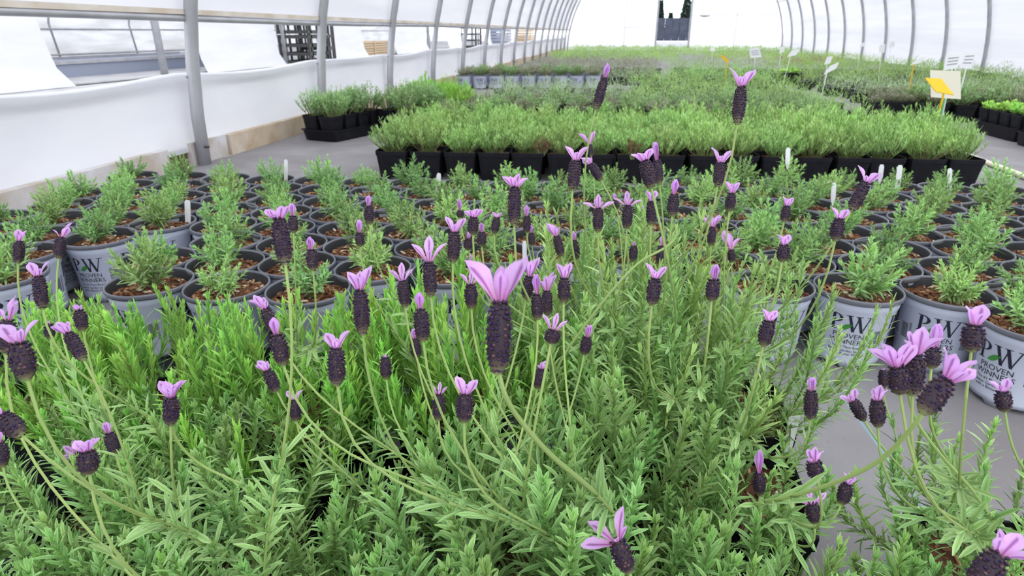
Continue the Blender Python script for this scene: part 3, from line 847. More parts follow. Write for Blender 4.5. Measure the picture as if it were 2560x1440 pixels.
# right trays beside the aisle
k = 0
for i, (c, rz) in enumerate((((2.72, 4.35), .03), ((2.74, 4.95), .02), ((3.06, 4.2), .0), ((3.05, 4.8), .05))):
    tray((c[0], c[1], 0), rz, (.30, .56, .085), 'black tray of small pots beside the aisle, %s of the four right trays' % ORD[i + 1])
    for a in (-.07, .07):
        for b in (-.205, -.07, .07, .205):
            k += 1
            black_plant(c[0] + a, c[1] + b, LETT, 'fresh leafy green seedling in dark pot, %s in the right trays' % ORD32[k], 'leafy seedlings in right trays', rz, random.uniform(.8, 1.1), ME_SQ2, ME_SQ2_SOIL, .05, .1)
for row in range(3):
    for n in range(6):
        x = 2.55 + .2 * n; y = 5.75 + .2 * row
        black_plant(x, y, BLUE if (n + row) % 3 else DULL, 'tall grey-green bush behind the right trays, %s row, %s from the aisle' % (ORD[row + 1], ORD[n + 1]), 'bushes behind the right trays', 0, random.uniform(1.15, 1.4))

# sparse plants in dark pots behind the front bed at right
k = 0
for row in range(2):
    for n in range(5):
        k += 1
        p = at_z(2185 + 32 * n, 252 - 14 * row, .14)
        black_plant(p[0], p[1], DULL, 'sparse dull plant in black pot behind bed end, %s of the dark cluster' % ORD[k], 'dark cluster behind the bed end', 0, random.uniform(.7, 1.0))
p = at_z(1973, 192, .1)
o = empty('bowl_planter', (p[0], p[1], 0)); tag(o, 'black bowl planter with pale leaves far in the beds', 'planter')
mb = MB(); mb.loft([ring(.09, .0, 24), ring(.2, .15, 24), ring(.22, .16, 24), ring(.2, .16, 24), ring(.15, .12, 24), ring(.02, .12, 24)]); link('bowl', mb.build('bowl', True), o, M['black_pot'])
f_ = link('foliage', LETT[0], o, M['leaf_far'], loc=(0, 0, .12), scale=(2, 2, 1.3)); f_['kind'] = 'stuff'

# far beds: beyond counting
def far_bed(name, rects, cm, ce, h, label, sp=.24, lw=.013, nb=80, rad=.15):
    r_ = np.random.default_rng(len(label)); mb = MB(); cm, ce = np.array(cm), np.array(ce)
    for (x0, x1, y0, y1) in rects:
        yy = y0
        while yy < y1:
            s_ = sp * (1 + max(0, yy - 8) * .05)
            xx = x0 + r_.uniform(0, s_)
            while xx < x1:
                c = np.array([xx + r_.normal(0, s_ * .15), yy + r_.normal(0, s_ * .15), 0]); g0 = r_.uniform(.72, 1.2); h0 = h * r_.uniform(.75, 1.12)
                nbk = int(nb * (1 if yy < 10 else .75))
                for i in range(nbk):
                    a = r_.uniform(0, 6.283); t = math.sqrt(r_.uniform()); k = s_ / sp
                    b = c + [rad * k * t * math.cos(a), rad * k * t * math.sin(a), h0 * (1 - .5 * t * t) * r_.uniform(.5, .95)]
                    d = np.array([math.cos(a) * .9 * t, math.sin(a) * .9 * t, .75 + r_.uniform(-.3, .3)]) + r_.normal(0, .3, 3); g_ = g0 * r_.uniform(.8, 1.2)
                    leaf(mb, b, d, (math.cos(a), math.sin(a), -.4), r_.uniform(.03, .05), lw * k, -.1, cm * g_, ce * g_, 1)
                if yy < 12: mb.box((c[0], c[1], .05), (s_ * .55, s_ * .55, .10), (.02, .02, .025))
                xx += s_
            yy += s_
    o_ = link(name, mb.build(name), None, M['leaf_far']); tag(o_, label, 'lavender bed', kind='stuff'); return o_
V_ = ((.35, .58, .10), (.46, .68, .18), .27); G_ = ((.32, .53, .16), (.43, .63, .25), .27); S_ = ((.35, .48, .27), (.46, .58, .36), .25); D_ = ((.33, .34, .25), (.43, .43, .34), .25)
for nm, rc, st, lb in (
    ('vivid_lavender_bed', (-1.7, 1.2, 14.8, 17.4), V_, 'vivid green bed behind the dusky left bed'),
    ('vivid_lavender_bed', (2.7, 5.6, 11.5, 13.9), V_, 'vivid green bed beside the right hoops in mid-distance'),
    ('vivid_lavender_bed', (1.9, 5.6, 15.5, 17.4), V_, 'fresh green bed further back along the right film'),
    ('vivid_lavender_bed', (-1.8, 5.4, 23.6, 26.6), V_, 'last vivid green strip before the bright end wall'),
    ('green_lavender_bed', (.2, 1.9, 5.5, 8.5), G_, 'mid green bed right behind the second bed'),
    ('green_lavender_bed', (2.2, 5.6, 8.8, 11.2), G_, 'mid green bed on the right half of the tunnel'),
    ('green_lavender_bed', (.7, 2.0, 8.8, 11.1), G_, 'mid green bed in the middle beyond the pale blue pots'),
    ('green_lavender_bed', (-1.8, 5.4, 17.7, 23.3), G_, 'wide green bed across the back of the tunnel'),
    ('silver_lavender_bed', (-1.3, .1, 5.6, 7.5), S_, 'silvery bed between the second bed and the pale blue pots'),
    ('silver_lavender_bed', (.8, 2.5, 11.3, 14.7), S_, 'silvery bed in the middle distance below the doorway'),
    ('silver_lavender_bed', (2.4, 5.7, 6.5, 8.6), S_, 'silvery bed behind the right tray bushes'),
    ('silver_lavender_bed', (-1.7, .6, 9.2, 10.2), S_, 'narrow silvery strip just behind the pale blue pots'),
    ('dusky_lavender_bed', (-1.7, .6, 10.5, 14.6), D_, 'dusky brownish bed on the left behind the silvery strip'),
    ('dusky_lavender_bed', (3.2, 4.4, 14.1, 15.2), ((.30, .14, .10), (.38, .20, .15), .22), 'small reddish patch between right green beds')):
    far_bed(nm, [rc], *st, lb)

# ------------------------------------------------------------------ signs
def quad_sign(corners, y, label, mat, stake=None, stake_mat=None, thick=.004, dy=(0, 0, 0, 0), lines=False, name='plant_sign', tilt=None):
    P = [at_y(px, py, y + d_) for (px, py), d_ in zip(corners, dy)]
    c = sum(P) / 4
    base = at_y(stake[1][0], stake[1][1], y) if stake else c
    root = empty(name, (float(base[0]), float(base[1]), 0)); tag(root, label, 'sign', 'bed signs')
    o3 = np.array([base[0], base[1], 0])
    nrm = unit(np.cross(P[1] - P[0], P[3] - P[0])) * thick / 2
    V = np.array([p_ - o3 - nrm for p_ in P] + [p_ - o3 + nrm for p_ in P])
    mb = MB(); mb.add(V, [(3, 2, 1, 0), (4, 5, 6, 7), (0, 1, 5, 4), (1, 2, 6, 5), (2, 3, 7, 6), (3, 0, 4, 7)])
    pan = link('sign_panel', mb.build('sign_panel'), root, mat)
    if lines:
        for t in (.25, .45, .65):
            a = P[0] + (P[3] - P[0]) * t; b = P[1] + (P[2] - P[1]) * t; q = (P[3] - P[0]) * .07
            a2, b2 = a + (b - a) * .15, a + (b - a) * .85
            off = -unit(nrm) * (thick * .5 + .001) * np.sign(np.dot(nrm, c - CAM))
            mb = MB(); mb.add([a2 - o3 + off, b2 - o3 + off, b2 + q - o3 + off, a2 + q - o3 + off], [(0, 1, 2, 3)])
            link('print_line', mb.build('print_line'), pan, M['print'])
    if stake:
        A, B = at_y(*stake[0], y), at_y(*stake[1], y); B = np.array([B[0], B[1], 0.0])
        mb = MB(); mb.tube([A - o3, (A + B) / 2 - o3, B - o3], .009, 6, flat=.5); link('stake', mb.build('stake'), root, stake_mat or mat)
    return root
quad_sign([(2312, 195), (2353, 197), (2385, 238), (2340, 230)], 3.75, 'large yellow tilted sign on a yellow stake above the front bed', M['yellow'], [(2360, 232), (2338, 310)], dy=(.05, .05, 0, 0))
quad_sign([(2325, 175), (2401, 178), (2402, 248), (2327, 243)], 4.05, 'square beige card standing behind the large yellow sign', M['card'], [(2362, 246), (2355, 300)], M['greenstake'])
quad_sign([(2367, 135), (2405, 132), (2395, 170), (2358, 176)], 5.6, 'white printed card left of a pair above the beige card', M['paper'], [(2380, 172), (2380, 200)], lines=True)
quad_sign([(2412, 130), (2445, 126), (2428, 172), (2398, 170)], 5.8, 'white printed card right of a pair above the beige card', M['paper'], [(2415, 171), (2410, 200)], lines=True)
quad_sign([(2276, 163), (2296, 146), (2316, 140), (2298, 158)], 6.5, 'white tilted sign on a yellow stake', M['paper'], [(2285, 160), (2280, 200)], M['yellow'])
quad_sign([(1800, 140), (1806, 138), (1823, 150), (1819, 158)], 8.0, 'small yellow sign on a yellow stake far down the beds', M['yellow'], [(1817, 155), (1817, 190)])
quad_sign([(2058, 187), (2075, 165), (2098, 155), (2090, 172)], 7.0, 'white slanted tag low between far beds', M['paper'], [(2068, 180), (2060, 198)])
quad_sign([(2060, 162), (2068, 142), (2082, 140), (2076, 158)], 9.0, 'small white tag above the slanted white tag', M['paper'], [(2068, 160), (2066, 178)])
quad_sign([(1968, 142), (1978, 127), (1999, 123), (1990, 138)], 9.0, 'white sign on a white stake in the black bowl', M['paper'], [(1976, 140), (1963, 168)])
quad_sign([(1948, 134), (1952, 117), (1963, 115), (1960, 130)], 11.0, 'narrow white tag behind the bowl sign', M['paper'], [(1953, 133), (1951, 150)])
quad_sign([(1873, 122), (1898, 119), (1904, 143), (1876, 145)], 11.0, 'white printed card in mid-distance above green beds', M['paper'], [(1888, 144), (1888, 155)], lines=True)
quad_sign([(2148, 118), (2154, 108), (2163, 105), (2160, 116)], 12.0, 'little white tag by the far right hoops', M['paper'], [(2153, 117), (2153, 130)])
quad_sign([(2197, 132), (2199, 113), (2213, 110), (2211, 131)], 10.0, 'white tag on a pale striped stake near the right film', M['paper'], [(2204, 131), (2203, 165)], M['card'])
quad_sign([(2222, 119), (2226, 105), (2237, 103), (2235, 117)], 12.0, 'faint white tag right of the striped stake', M['paper'], [(2228, 118), (2227, 135)])
quad_sign([(1774, 127), (1777, 120), (1786, 120), (1788, 128)], 14.0, 'tiny white tag left of the small yellow sign', M['paper'], [(1781, 127), (1783, 137)])

# cream pipe on the floor
mb = MB(); A, B = at_z(2410, 385, .014), at_z(2560, 441, .014); d = unit(B - A)
mb.tube([A - d * 1.5, A, B, B + d * .6], .0135, 10)
o = link('floor_pipe', mb.build('floor_pipe', True), None, M['pvc']); tag(o, 'cream plastic pipe lying on the aisle floor', 'pipe')

# ------------------------------------------------------------------ flowering lavenders in front
def spike(seed, asp):
    """flower spike, unit width, length asp, along +Z; rows of dark overlapping calyces"""
    r_ = np.random.default_rng(seed); mb = MB(); n = 14
    zs = np.linspace(0, 1, 9); pr = np.array([.14, .31, .385, .40, .405, .40, .385, .34, .20]) * .98
    col = np.concatenate([np.tile(c, (n, 1)) for c in ([(.22, .24, .10)] + [(.10, .08, .05)] + [(.022, .010, .020)] * 7)])
    mb.loft([ring(p_, z * asp, n) for p_, z in zip(pr, zs)], col)
    rows = max(6, int(round(asp * 5.6)))
    for i in range(rows):
        t = (i + .5) / rows; z = t * asp; R_ = np.interp(t, zs, pr)
        m = 12
        for j in range(m):
            a = (j + .5 * (i % 2)) * 6.283 / m + r_.normal(0, .12)
            d = np.array([math.cos(a), math.sin(a), 0]); tn = np.array([-d[1], d[0], 0])
            c = d * (R_ - .02) + [0, 0, z + r_.normal(0, .025)]; L_ = r_.uniform(.12, .19); w = r_.uniform(.065, .10); o_ = r_.uniform(.03, .09)
            k = r_.uniform()
            tip = np.array((.022, .008, .050)) if k < .5 else np.array((.055, .022, .040)) if k < .84 else np.array((.12, .065, .070)) if k < .95 else np.array((.05, .02, .11))
            bs = np.array((.016, .007, .014)) if t > .08 else np.array((.10, .09, .045))
            up = np.array([0, 0, 1.0])
            V = [c, c + tn * w + up * L_ * .5 + d * o_ * .6, c + up * L_ * .45 + d * (o_ + .05), c - tn * w + up * L_ * .5 + d * o_ * .6, c + up * L_ + d * o_ * .8, c + up * L_ * .5 - d * .05]
            mb.add(V, [(0, 1, 2), (0, 2, 3), (1, 4, 2), (2, 4, 3), (0, 5, 1), (0, 3, 5), (1, 5, 4), (3, 4, 5)], np.array([bs, tip, tip * 1.25, tip, tip * .8, bs]))
    return mb.build('flower_spike', True)
ASP = (1.2, 1.6, 2.0, 2.5, 3.0)
ME_SPIKE = [(a, [spike(900 + i * 3 + j, a) for j in range(2)]) for i, a in enumerate(ASP)]
for _, l_ in ME_SPIKE:
    for me in l_: me.materials.append(M['spike'])

def petal(seed, wid, cup, out, wave):
    """bract: unit length along +Z, bending towards +X"""
    r_ = np.random.default_rng(seed); nu, nv = 10, 7
    V, C = [], []
    base, light, vein = np.array((.68, .25, .50)), np.array((.78, .49, .87)), np.array((.30, .05, .34))
    for i in range(nu):
        t = i / (nu - 1)
        w = wid * max(.14, min(1, .16 + 1.35 * t ** 1.15)) * math.sqrt(max(0, 1 - max(0, (t - .55) / .47) ** 2.2)) + .02
        for j in range(nv):
            s_ = j / (nv - 1) * 2 - 1
            y = s_ * w / 2
            x = out * t * t + cup * (s_ * s_) * -w * .8 + wave * math.sin(5 * t + 2 * s_) * .05 * t
            z = t - .06 * s_ * s_ * t - out * .15 * t * t
            V.append((x, y, z))
            c = base + (light - base) * min(1, t * 1.7)
            if j == nv // 2: c = vein * .9 + c * .1 if t < .86 else c
            elif t > .1: c = c * (1.06 - .06 * r_.uniform())
            C.append(c)
    Fc = [(i * nv + j, i * nv + j + 1, (i + 1) * nv + j + 1, (i + 1) * nv + j) for i in range(nu - 1) for j in range(nv - 1)]
    mb = MB(); mb.add(V, Fc, np.array(C)); me = mb.build('bract', True); me.materials.append(M['bract']); return me
PETAL = {'wide': [petal(1, .46, .35, .10, 1), petal(2, .41, .3, .18, -1)], 'slim': [petal(3, .31, .3, .12, .6), petal(4, .28, .35, .2, -.6)], 'bud': [petal(5, .40, .5, -.10, .3)], 'big': [petal(6, .50, .35, .10, 1), petal(7, .46, .3, .16, -1)]}

STY = {
    'V': ('wide', [(23, 8, 1), (23, 172, 1), (12, 270, .5), (8, 90, .6)]),
    'U': ('wide', [(14, 15, 1), (14, 165, .95), (10, 268, .7), (6, 90, .8)]),
    'W': ('slim', [(50, 0, .95), (52, 180, .95), (8, 90, 1.0), (24, 300, .6), (20, 230, .7)]),
    'T': ('slim', [(30, 180, .95), (4, 90, 1.0), (32, 0, .85), (20, 270, .55)]),
    'S': ('bud', [(4, 0, 1), (4, 180, 1), (4, 270, .95), (4, 90, 1)]),
    'B': ('bud', [(6, 0, 1), (6, 180, .9), (8, 270, .8)]),
    'L': ('wide', [(8, 180, 1), (26, 200, .9), (20, 320, .6), (14, 90, .85)]),
    'R': ('wide', [(8, 0, 1), (30, 340, .9), (24, 200, .6), (14, 90, .85)]),
    'C': ('wide', [(34, 178, .95), (18, 205, .8), (12, 330, .9), (32, 2, 1.0), (20, 90, .9), (30, 270, .6)]),
    'M': ('big', [(25, 178, 1.06), (5, 262, .64), (19, 4, .95), (4, 90, .72)]),
    'X': ('wide', [(64, 190, 1.0), (18, 165, .95), (40, 350, .5), (22, 20, 1.0), (40, 270, .45)]),
}
SPX = .0140
def chord(P, k):
    """Catmull-Rom through P"""
    P = [np.asarray(p_, float) for p_ in P]; P = [2 * P[0] - P[1]] + P + [2 * P[-1] - P[-2]]
    out = []
    for i in range(1, len(P) - 2):
        for t in np.linspace(0, 1, k, endpoint=False):
            a, b, c, d = P[i - 1:i + 3]
            out.append(.5 * ((2 * b) + (c - a) * t + (2 * a - 5 * b + 4 * c - d) * t * t + (3 * b - a - 3 * c + d) * t ** 3))
    out.append(P[-2]); return np.array(out)

PLANTS = {}
k = 0
for ty in (.36, .66, .95):
    for tx in (-1.06, -.48, .10):
        k += 1
        if (ty, tx) == (.95, .10): tx = .06
        w_ = .56 if tx < 0 else .34
        tray((tx - (0 if tx < 0 else .04), ty, .001), 1.5708, (.285, w_, .045), 'flat black carrier tray under the foreground lavenders, %s row, %s' % (('nearest', 'middle', 'back')[(k - 1) // 3], ('left end', 'middle of the row', 'aisle end')[(k - 1) % 3]))
def lavender(key, x, y, label, kind, n, spread=1.0, sc=(.85, 1.2), maxb=1.2, rz=None, aim=None, open_=0.0, pot=True, hz=.135):
    root = empty('flowering_lavender', (x, y, 0)); tag(root, label, 'lavender plant', 'flowering lavenders in front')
    PLANTS[key] = (root, np.array([x, y, 0.0]))
    link('pot', ME_SQ, root, M['black_pot'], rot=(0, 0, rz or 0), loc=(0, 0, .011))
    link('soil', random.choice(ME_SQ_SOIL), root, M['soil'], loc=(0, 0, .011))
    for i in range(n):
        t = (i + .5) / n
        b = math.sqrt(t) * maxb * 1.35; az = i * 2.39996 + random.gauss(0, .3)
        if aim is not None and random.random() < aim[1]: az = aim[0] + random.gauss(0, .7)
        bend, me = min(random.sample(SH[kind], 6), key=lambda q: abs(q[0] - b))
        s_ = random.uniform(*sc)
        off = .012 + .055 * math.sqrt(t) * spread
        link('shoot', me, root, None, loc=(off * math.cos(az) + random.gauss(0, .012), off * math.sin(az) + random.gauss(0, .012), hz - .02 * t + random.gauss(0, .008)),
             rot=(random.gauss(0, .12), random.gauss(0, .12), az), scale=(s_ * spread, s_ * spread, s_))
    return root

lavender('center', -.045, .47, 'largest flowering lavender in the middle of the foreground', 'grey', 120, 1.05, (.8, 1.1))
lavender('front', .10, .36, 'silvery lavender at the bottom middle edge with a splayed bloom', 'grey', 70, 1.0, (.7, .95))
lavender('corner', .178, .665, 'lavender in the black pot whose corner and tag show beside the aisle', 'grey', 30, .9, (.7, 1.0), aim=(3.7, .8))
lavender('tall', .03, .84, 'tall fine-leaved lavender carrying the highest flowers behind the middle plant', 'fine', 110, 1.1, (.95, 1.35), .9)
lavender('tallright', .20, .86, 'fine-leaved lavender leaning towards the right pots', 'fine', 48, 1.0, (.8, 1.15), .9)
lavender('brightleft', -0.86, 0.70, 'bright green lavender at the left edge below the printed pots', 'bright', 100, 1.2, (.65, .85), .9)
lavender('bright', -0.65, 0.71, 'bright green lavender second from the left edge', 'bright', 100, 1.2, (.65, .85), .9)
lavender('brightmid', -0.43, 0.73, 'bright green lavender under the tall left flower', 'bright', 100, 1.2, (.7, .95), .9)
lavender('brightright', -0.22, 0.80, 'bright green lavender left of the tall fine-leaved one', 'bright', 100, 1.1, (.85, 1.15), .9)
lavender('left', -.40, .47, 'sprawling silvery lavender low in the left foreground', 'grey', 80, 1.15, (.6, .85), 1.4)
lavender('leftedge', -.55, .49, 'silvery lavender cut by the left picture edge', 'grey', 80, 1.15, (.6, .8), 1.2)
lavender('leftfront', -.30, .33, 'silvery lavender in the bottom left corner', 'grey', 80, 1.1, (.6, .85), 1.4)
lavender('right', .44, .575, 'open sprawling lavender over the bare floor at right', 'grey', 46, 1.25, (.55, .8), 1.7)
lavender('rightfront', .33, .38, 'silvery lavender in the bottom right corner', 'grey', 50, 1.1, (.6, .85), 1.4)

def flower(pk, tx, ty, bx, by, w, hb, sty, way=None, dd=0.0):
    root, pl = PLANTS[pk]
    D = SPX * F / w
    T, B = at_d(tx, ty, D - dd), at_d(bx, by, D)
    ax = unit(T - B); Ls = float(np.linalg.norm(T - B)); W = w * D / F
    asp = Ls / W
    a_, ms = min(ME_SPIKE, key=lambda q: abs(q[0] - asp))
    r = unit(CR - ax * np.dot(CR, ax)); bk = np.cross(ax, r)         # bk points away from the camera
    if np.dot(bk, CF) < 0: bk = -bk
    rot = Matrix(((r[0], bk[0], ax[0]), (r[1], bk[1], ax[1]), (r[2], bk[2], ax[2])))
    if rot.determinant() < 0: rot = Matrix(((r[0], -bk[0], ax[0]), (r[1], -bk[1], ax[1]), (r[2], -bk[2], ax[2])))
    Msp = Matrix.Translation(B) @ rot.to_4x4() @ Matrix.Rotation(random.uniform(0, 6), 4, 'Z') @ Matrix.Diagonal((W, W, Ls / a_, 1))
    sp = link('flower_spike', random.choice(ms), root)
    sp.matrix_parent_inverse = Matrix.Translation(-Vector(pl)); sp.matrix_basis = Msp
    inv = Msp.inverted()
    def sub(name, me, mw, mat=None):
        o_ = link(name, me, sp, mat); o_.matrix_parent_inverse = inv; o_.matrix_basis = mw; return o_
    kind, L = STY[sty]
    hl = hb * D / F * 1.05
    for (tilt, az, k) in L:
        a = math.radians(az + random.gauss(0, 6)); rad = r * math.cos(a) + bk * math.sin(a)
        th = math.radians(tilt + random.gauss(0, 3)); zz = unit(ax * math.cos(th) + rad * math.sin(th)); xx = unit(rad * math.cos(th) - ax * math.sin(th)); xx = xx + bk * (.95 * abs(math.cos(a)) * (1 if math.sin(a) > -.3 else -1)); xx = unit(xx - zz * np.dot(xx, zz)); yy = np.cross(zz, xx)
        s_ = hl * k * random.uniform(.93, 1.05)
        wk = min(1.25, .02 / max(hl, .006)) if kind != 'slim' else 1.0
        wk = max(.75, wk)
        o3 = T - ax * .002 + rad * W * .10
        mw = Matrix(((xx[0] * s_, yy[0] * s_ * wk, zz[0] * s_, o3[0]), (xx[1] * s_, yy[1] * s_ * wk, zz[1] * s_, o3[1]), (xx[2] * s_, yy[2] * s_ * wk, zz[2] * s_, o3[2]), (0, 0, 0, 1)))
        sub('bract', random.choice(PETAL[kind]), mw)
    # stalk
    if way:
        pts = [B + ax * .003] + [at_d(*q) for q in way]
        P = chord(pts, 6)
    else:
        G = pl + np.array([random.gauss(0, .035), random.gauss(0, .035), random.uniform(.16, .22)])
        dz = max(.05, B[2] - G[2]); dh = float(np.linalg.norm(B[:2] - G[:2]))
        if dh > dz * .9: G[:2] = B[:2] + (G[:2] - B[:2]) * (dz * .9 / dh); G[2] -= .02
        hgt = float(np.linalg.norm(B - G))
        p1 = B - ax * hgt * .35; p2 = G + np.array([(B[0] - G[0]) * .25, (B[1] - G[1]) * .25, hgt * .4])
        t = np.linspace(0, 1, 14)[:, None]
        P = (1 - t) ** 3 * (B + ax * .002) + 3 * (1 - t) ** 2 * t * p1 + 3 * (1 - t) * t * t * p2 + t ** 3 * G
    mb = MB(); sr = .00105 * (1.2 if w > 64 else .9 if w > 50 else 1)
    mb.tube(P, np.linspace(sr, sr * 1.15, len(P)), 6, (.34, .46, .15))
    # leaf pairs on the lower stalk
    seglen = np.linalg.norm(np.diff(P, axis=0), axis=1); cum = np.concatenate([[0], np.cumsum(seglen)]); tot = cum[-1]
    s_ = tot * random.uniform(.42, .6) if not way else tot * .72
    while s_ < tot:
        i = int(np.searchsorted(cum, s_)) - 1; i = max(0, min(i, len(P) - 2)); f = (s_ - cum[i]) / (seglen[i] + 1e-9)
        p_ = P[i] + (P[i + 1] - P[i]) * f; d = unit(P[i] - P[i + 1]); a0 = random.uniform(0, 6.283)
        u1 = unit(np.cross(d, [.2, .9, .3])); u2 = np.cross(d, u1)
        for h in (0, math.pi):
            rad = u1 * math.cos(a0 + h) + u2 * math.sin(a0 + h); th = random.uniform(.5, .9)
            g_ = random.uniform(.85, 1.2)
            leaf(mb, p_, d * math.cos(th) + rad * math.sin(th), d * math.sin(th) - rad * math.cos(th), random.uniform(.020, .036), random.uniform(.0034, .0050), -.12, np.array(GREY['cm']) * g_, np.array(GREY['ce']) * g_, 4)
            for _ in range(2):
                rr = unit(rad + rng.normal(0, .5, 3)); leaf(mb, p_, d * .8 + rr * .5, rr, random.uniform(.01, .018), .003, -.1, np.array(GREY['cm']) * g_, np.array(GREY['ce']) * g_, 3)
        s_ += random.uniform(.012, .022)
    me = mb.build('stalk'); sub('stalk', me, Matrix.Identity(4), M['stem'])

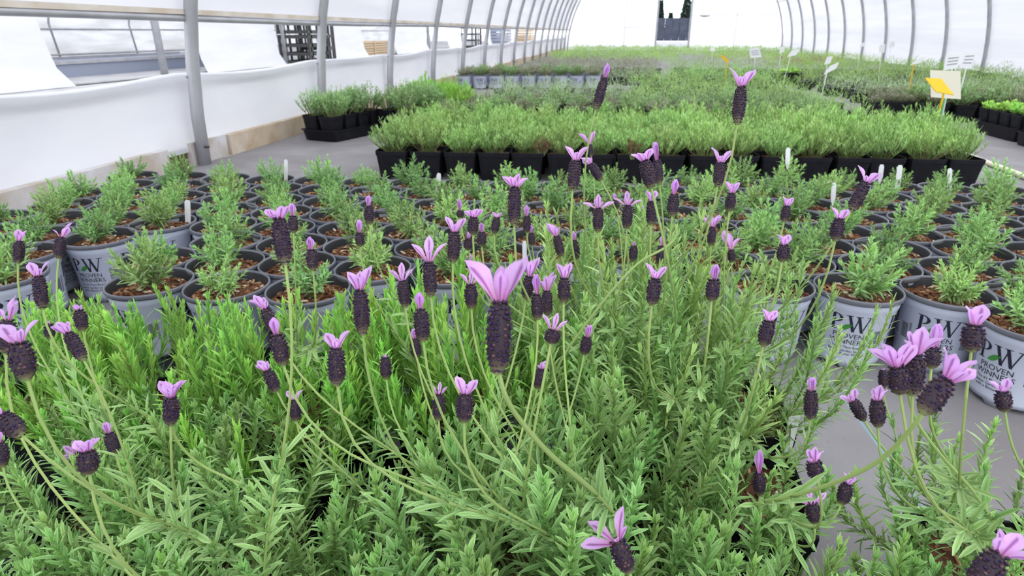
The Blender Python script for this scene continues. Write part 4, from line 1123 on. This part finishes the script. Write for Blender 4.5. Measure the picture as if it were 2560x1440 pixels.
FL = [
 # plant, spike top x,y, spike bottom x,y, width, bract height, style
 ('leftedge', 49, 603, 45, 659, 30, 35, 'U'), ('leftedge', 153, 593, 146, 647, 30, 42, 'R'), ('leftedge', 96, 692, 107, 773, 36, 46, 'V'),
 ('leftfront', 20, 800, 15, 885, 42, 70, 'R'), ('leftfront', 47, 858, 68, 950, 62, 72, 'V'), ('left', 122, 811, 126, 847, 28, 14, 'B'),
 ('left', 171, 833, 210, 902, 38, 46, 'L'), ('left', 198, 776, 208, 828, 34, 24, 'L'), ('leftfront', 697, 548, 714, 662, 50, 46, 'C'),
 ('brightmid', 732, 541, 734, 583, 28, 36, 'S'), ('brightmid', 778, 625, 783, 677, 33, 36, 'S'), ('center', 663, 773, 686, 828, 36, 48, 'L'),
 ('center', 692, 837, 709, 915, 45, 46, 'S'), ('center', 840, 870, 843, 965, 50, 54, 'V'), ('brightright', 922, 516, 924, 561, 28, 30, 'S'),
 ('brightright', 899, 583, 900, 617, 26, 34, 'S'), ('center', 900, 726, 907, 838, 46, 68, 'U'), ('center', 1006, 702, 1013, 769, 33, 50, 'T'),
 ('center', 1073, 655, 1077, 743, 40, 72, 'T'), ('center', 1051, 773, 1058, 855, 45, 46, 'S'), ('center', 1036, 847, 1043, 897, 32, 28, 'S'),
 ('center', 1137, 580, 1132, 658, 38, 48, 'V'), ('tall', 1150, 527, 1151, 545, 22, 32, 'S'), ('tall', 1184, 544, 1182, 588, 32, 32, 'C'),
 ('tall', 1204, 581, 1204, 617, 28, 26, 'S'), ('tall', 1172, 597, 1172, 626, 30, 20, 'S'), ('tall', 1241, 544, 1236, 586, 25, 20, 'V'),
 ('tall', 1287, 469, 1285, 565, 38, 44, 'C'), ('tall', 1317, 541, 1317, 583, 23, 28, 'S'), ('tall', 1328, 583, 1330, 615, 19, 22, 'S'),
 ('center', 1177, 711, 1178, 773, 37, 40, 'T'), ('tall', 1177, 652, 1178, 674, 24, 18, 'S'), ('center', 1323, 692, 1315, 750, 35, 58, 'U'),
 ('center', 1342, 736, 1344, 800, 36, 52, 'S'), ('center', 1367, 727, 1369, 790, 32, 56, 'R'), ('center', 1411, 696, 1409, 758, 36, 46, 'U'),
 ('center', 1384, 825, 1377, 860, 46, 50, 'T'), ('center', 1468, 843, 1460, 888, 32, 34, 'S'), ('tall', 1391, 590, 1404, 642, 26, 42, 'L'),
 ('tall', 1436, 601, 1443, 649, 22, 24, 'S'), ('tall', 1496, 521, 1495, 581, 31, 42, 'W'), ('tall', 1538, 500, 1542, 524, 20, 18, 'S'),
 ('tall', 1569, 514, 1567, 573, 30, 42, 'W'), ('tall', 1606, 533, 1606, 565, 19, 24, 'S'), ('tall', 1629, 504, 1627, 563, 30, 34, 'U'),
 ('tall', 1685, 487, 1680, 541, 33, 42, 'S'), ('tall', 1584, 615, 1582, 655, 25, 14, 'S'), ('tall', 1654, 615, 1648, 665, 25, 30, 'S'),
 ('tallright', 1638, 697, 1629, 764, 40, 48, 'V'), ('tall', 1439, 402, 1431, 477, 36, 52, 'V'), ('tall', 1477, 410, 1503, 452, 27, 30, 'L'),
 ('tall', 1474, 362, 1478, 392, 16, 42, 'V'), ('tall', 1511, 196, 1489, 275, 28, 38, 'S'), ('tall', 1853, 218, 1843, 311, 36, 60, 'V'),
 ('tall', 1612, 402, 1629, 472, 40, 38, 'C'), ('tall', 1642, 402, 1649, 462, 28, 50, 'S'), ('tall', 1802, 407, 1794, 467, 33, 46, 'V'),
 ('tallright', 1829, 484, 1823, 529, 28, 40, 'U'), ('tallright', 1780, 568, 1777, 615, 25, 42, 'C'), ('tallright', 1828, 625, 1829, 656, 22, 60, 'L'),
 ('tallright', 1784, 700, 1779, 754, 40, 42, 'S'), ('tallright', 1816, 660, 1819, 686, 19, 22, 'S'), ('tallright', 1967, 516, 1960, 555, 26, 30, 'U'),
 ('tallright', 1960, 613, 1955, 655, 36, 36, 'U'), ('tallright', 2098, 548, 2088, 603, 37, 36, 'V'), ('tallright', 2164, 457, 2127, 529, 35, 46, 'V'),
 ('corner', 1922, 803, 1908, 867, 41, 42, 'U'), ('right', 2436, 813, 2428, 880, 58, 62, 'U'), ('right', 2242, 917, 2250, 987, 56, 80, 'C'),
 ('right', 2290, 886, 2281, 990, 54, 78, 'R'), ('right', 2335, 870, 2328, 922, 42, 64, 'S'), ('right', 2208, 925, 2208, 972, 26, 8, 'B'),
 ('corner', 2028, 976, 2026, 1049, 38, 36, 'S'), ('right', 2132, 1001, 2161, 1052, 34, 34, 'V'), ('right', 2193, 1001, 2194, 1069, 42, 44, 'R'),
 ('right', 2506, 979, 2512, 1030, 42, 40, 'V'), ('corner', 1897, 1182, 1899, 1239, 35, 58, 'S'), ('corner', 2034, 1154, 2044, 1200, 46, 42, 'R'),
 ('corner', 2119, 1210, 2103, 1261, 38, 34, 'U'), ('corner', 2030, 1259, 2036, 1309, 40, 48, 'W'), ('corner', 1974, 1206, 1966, 1230, 24, 36, 'S'),
 ('rightfront', 2497, 1384, 2430, 1475, 74, 88, 'R'), ('left', 427, 995, 427, 1065, 42, 54, 'V'), ('left', 465, 977, 463, 997, 22, 20, 'S'),
 ('left', 274, 1083, 290, 1136, 36, 32, 'S'), ('leftfront', 217, 1128, 224, 1186, 56, 46, 'C'), ('leftfront', 190, 1138, 216, 1150, 30, 42, 'C'),
 ('leftfront', 5, 1040, 56, 1090, 54, 40, 'S'), ('leftfront', 0, 1105, 8, 1168, 36, 34, 'S'), ('left', 535, 1061, 538, 1090, 19, 20, 'S'),
 ('left', 500, 1130, 506, 1148, 18, 18, 'S'), ('left', 695, 1130, 672, 1156, 22, 28, 'R'), ('center', 668, 926, 693, 981, 34, 38, 'L'),
 ('center', 735, 999, 741, 1053, 34, 30, 'V'), ('left', 88, 980, 90, 1002, 22, 26, 'S'), ('center', 963, 894, 966, 949, 34, 14, 'B'),
 ('brightright', 1081, 878, 1082, 908, 20, 8, 'B'), ('center', 1098, 985, 1096, 1051, 37, 34, 'T'), ('center', 1164, 985, 1160, 1057, 49, 52, 'V'),
 ('center', 1353, 922, 1343, 973, 34, 27, 'R'), ('front', 1478, 1299, 1484, 1322, 27, 50, 'S'),
]
for f_ in FL: flower(*f_)
# flowers whose bent stalks can be followed
D0 = SPX * F / 72
flower('center', 1250, 757, 1244, 936, 72, 142, 'M', [(1262, 985, D0), (1300, 1050, D0 + .01), (1380, 1140, D0 + .03), (1480, 1225, D0 + .07), (1540, 1290, D0 + .12)])
D1 = SPX * F / 66
flower('right', 2366, 951, 2304, 1034, 66, 96, 'C', [(2286, 1062, D1 + .005), (2200, 1150, D1 + .03), (2090, 1205, D1 + .06), (1980, 1240, D1 + .1), (1880, 1262, D1 + .15)])
D2 = SPX * F / 54
flower('front', 1541, 1351, 1573, 1432, 56, 88, 'X')
flower('left', 428, 994, 429, 1062, 42, 50, 'U', [(445, 1105, .53), (500, 1160, .55), (590, 1205, .57), (700, 1260, .6)])
flower('right', 2262, 905, 2270, 985, 50, 30, 'B', [(2290, 1050, .45), (2350, 1135, .46), (2430, 1225, .48), (2500, 1330, .52)])
# the curled bare stalk behind the middle plant
o = MB(); o.tube(chord([at_d(*q) for q in ((1688, 560, .62), (1690, 590, .62), (1665, 618, .62), (1600, 655, .62), (1540, 715, .62), (1480, 790, .63), (1415, 880, .65), (1380, 950, .68))], 6), .0013, 6, (.34, .46, .15))
o_ = link('bent_stalk', o.build('bent_stalk'), PLANTS['tall'][0], M['stem']); o_.matrix_parent_inverse = Matrix.Translation(-Vector(PLANTS['tall'][1]))

# white tag in the corner pot
A, B = at_y(1987, 1040, .76), at_y(1968, 1130, .75)
rt = empty('plant_tag', tuple(float(q) for q in B)); tag(rt, 'white plant tag in the black pot beside the bare floor', 'tag', 'white plant tags stuck in pots')
mb = MB(); n_ = unit(np.cross(A - B, CR)) * .0008; s_ = CR * .008
V = [B - B - s_ * .6 - n_, s_ * .6 - n_, A - B + s_ - n_, A - B - s_ - n_]
mb.add(V + [v + 2 * n_ for v in V], [(3, 2, 1, 0), (4, 5, 6, 7), (0, 1, 5, 4), (1, 2, 6, 5), (2, 3, 7, 6), (3, 0, 4, 7)]); link('tag_blade', mb.build('tag_blade'), rt, M['tagw'])
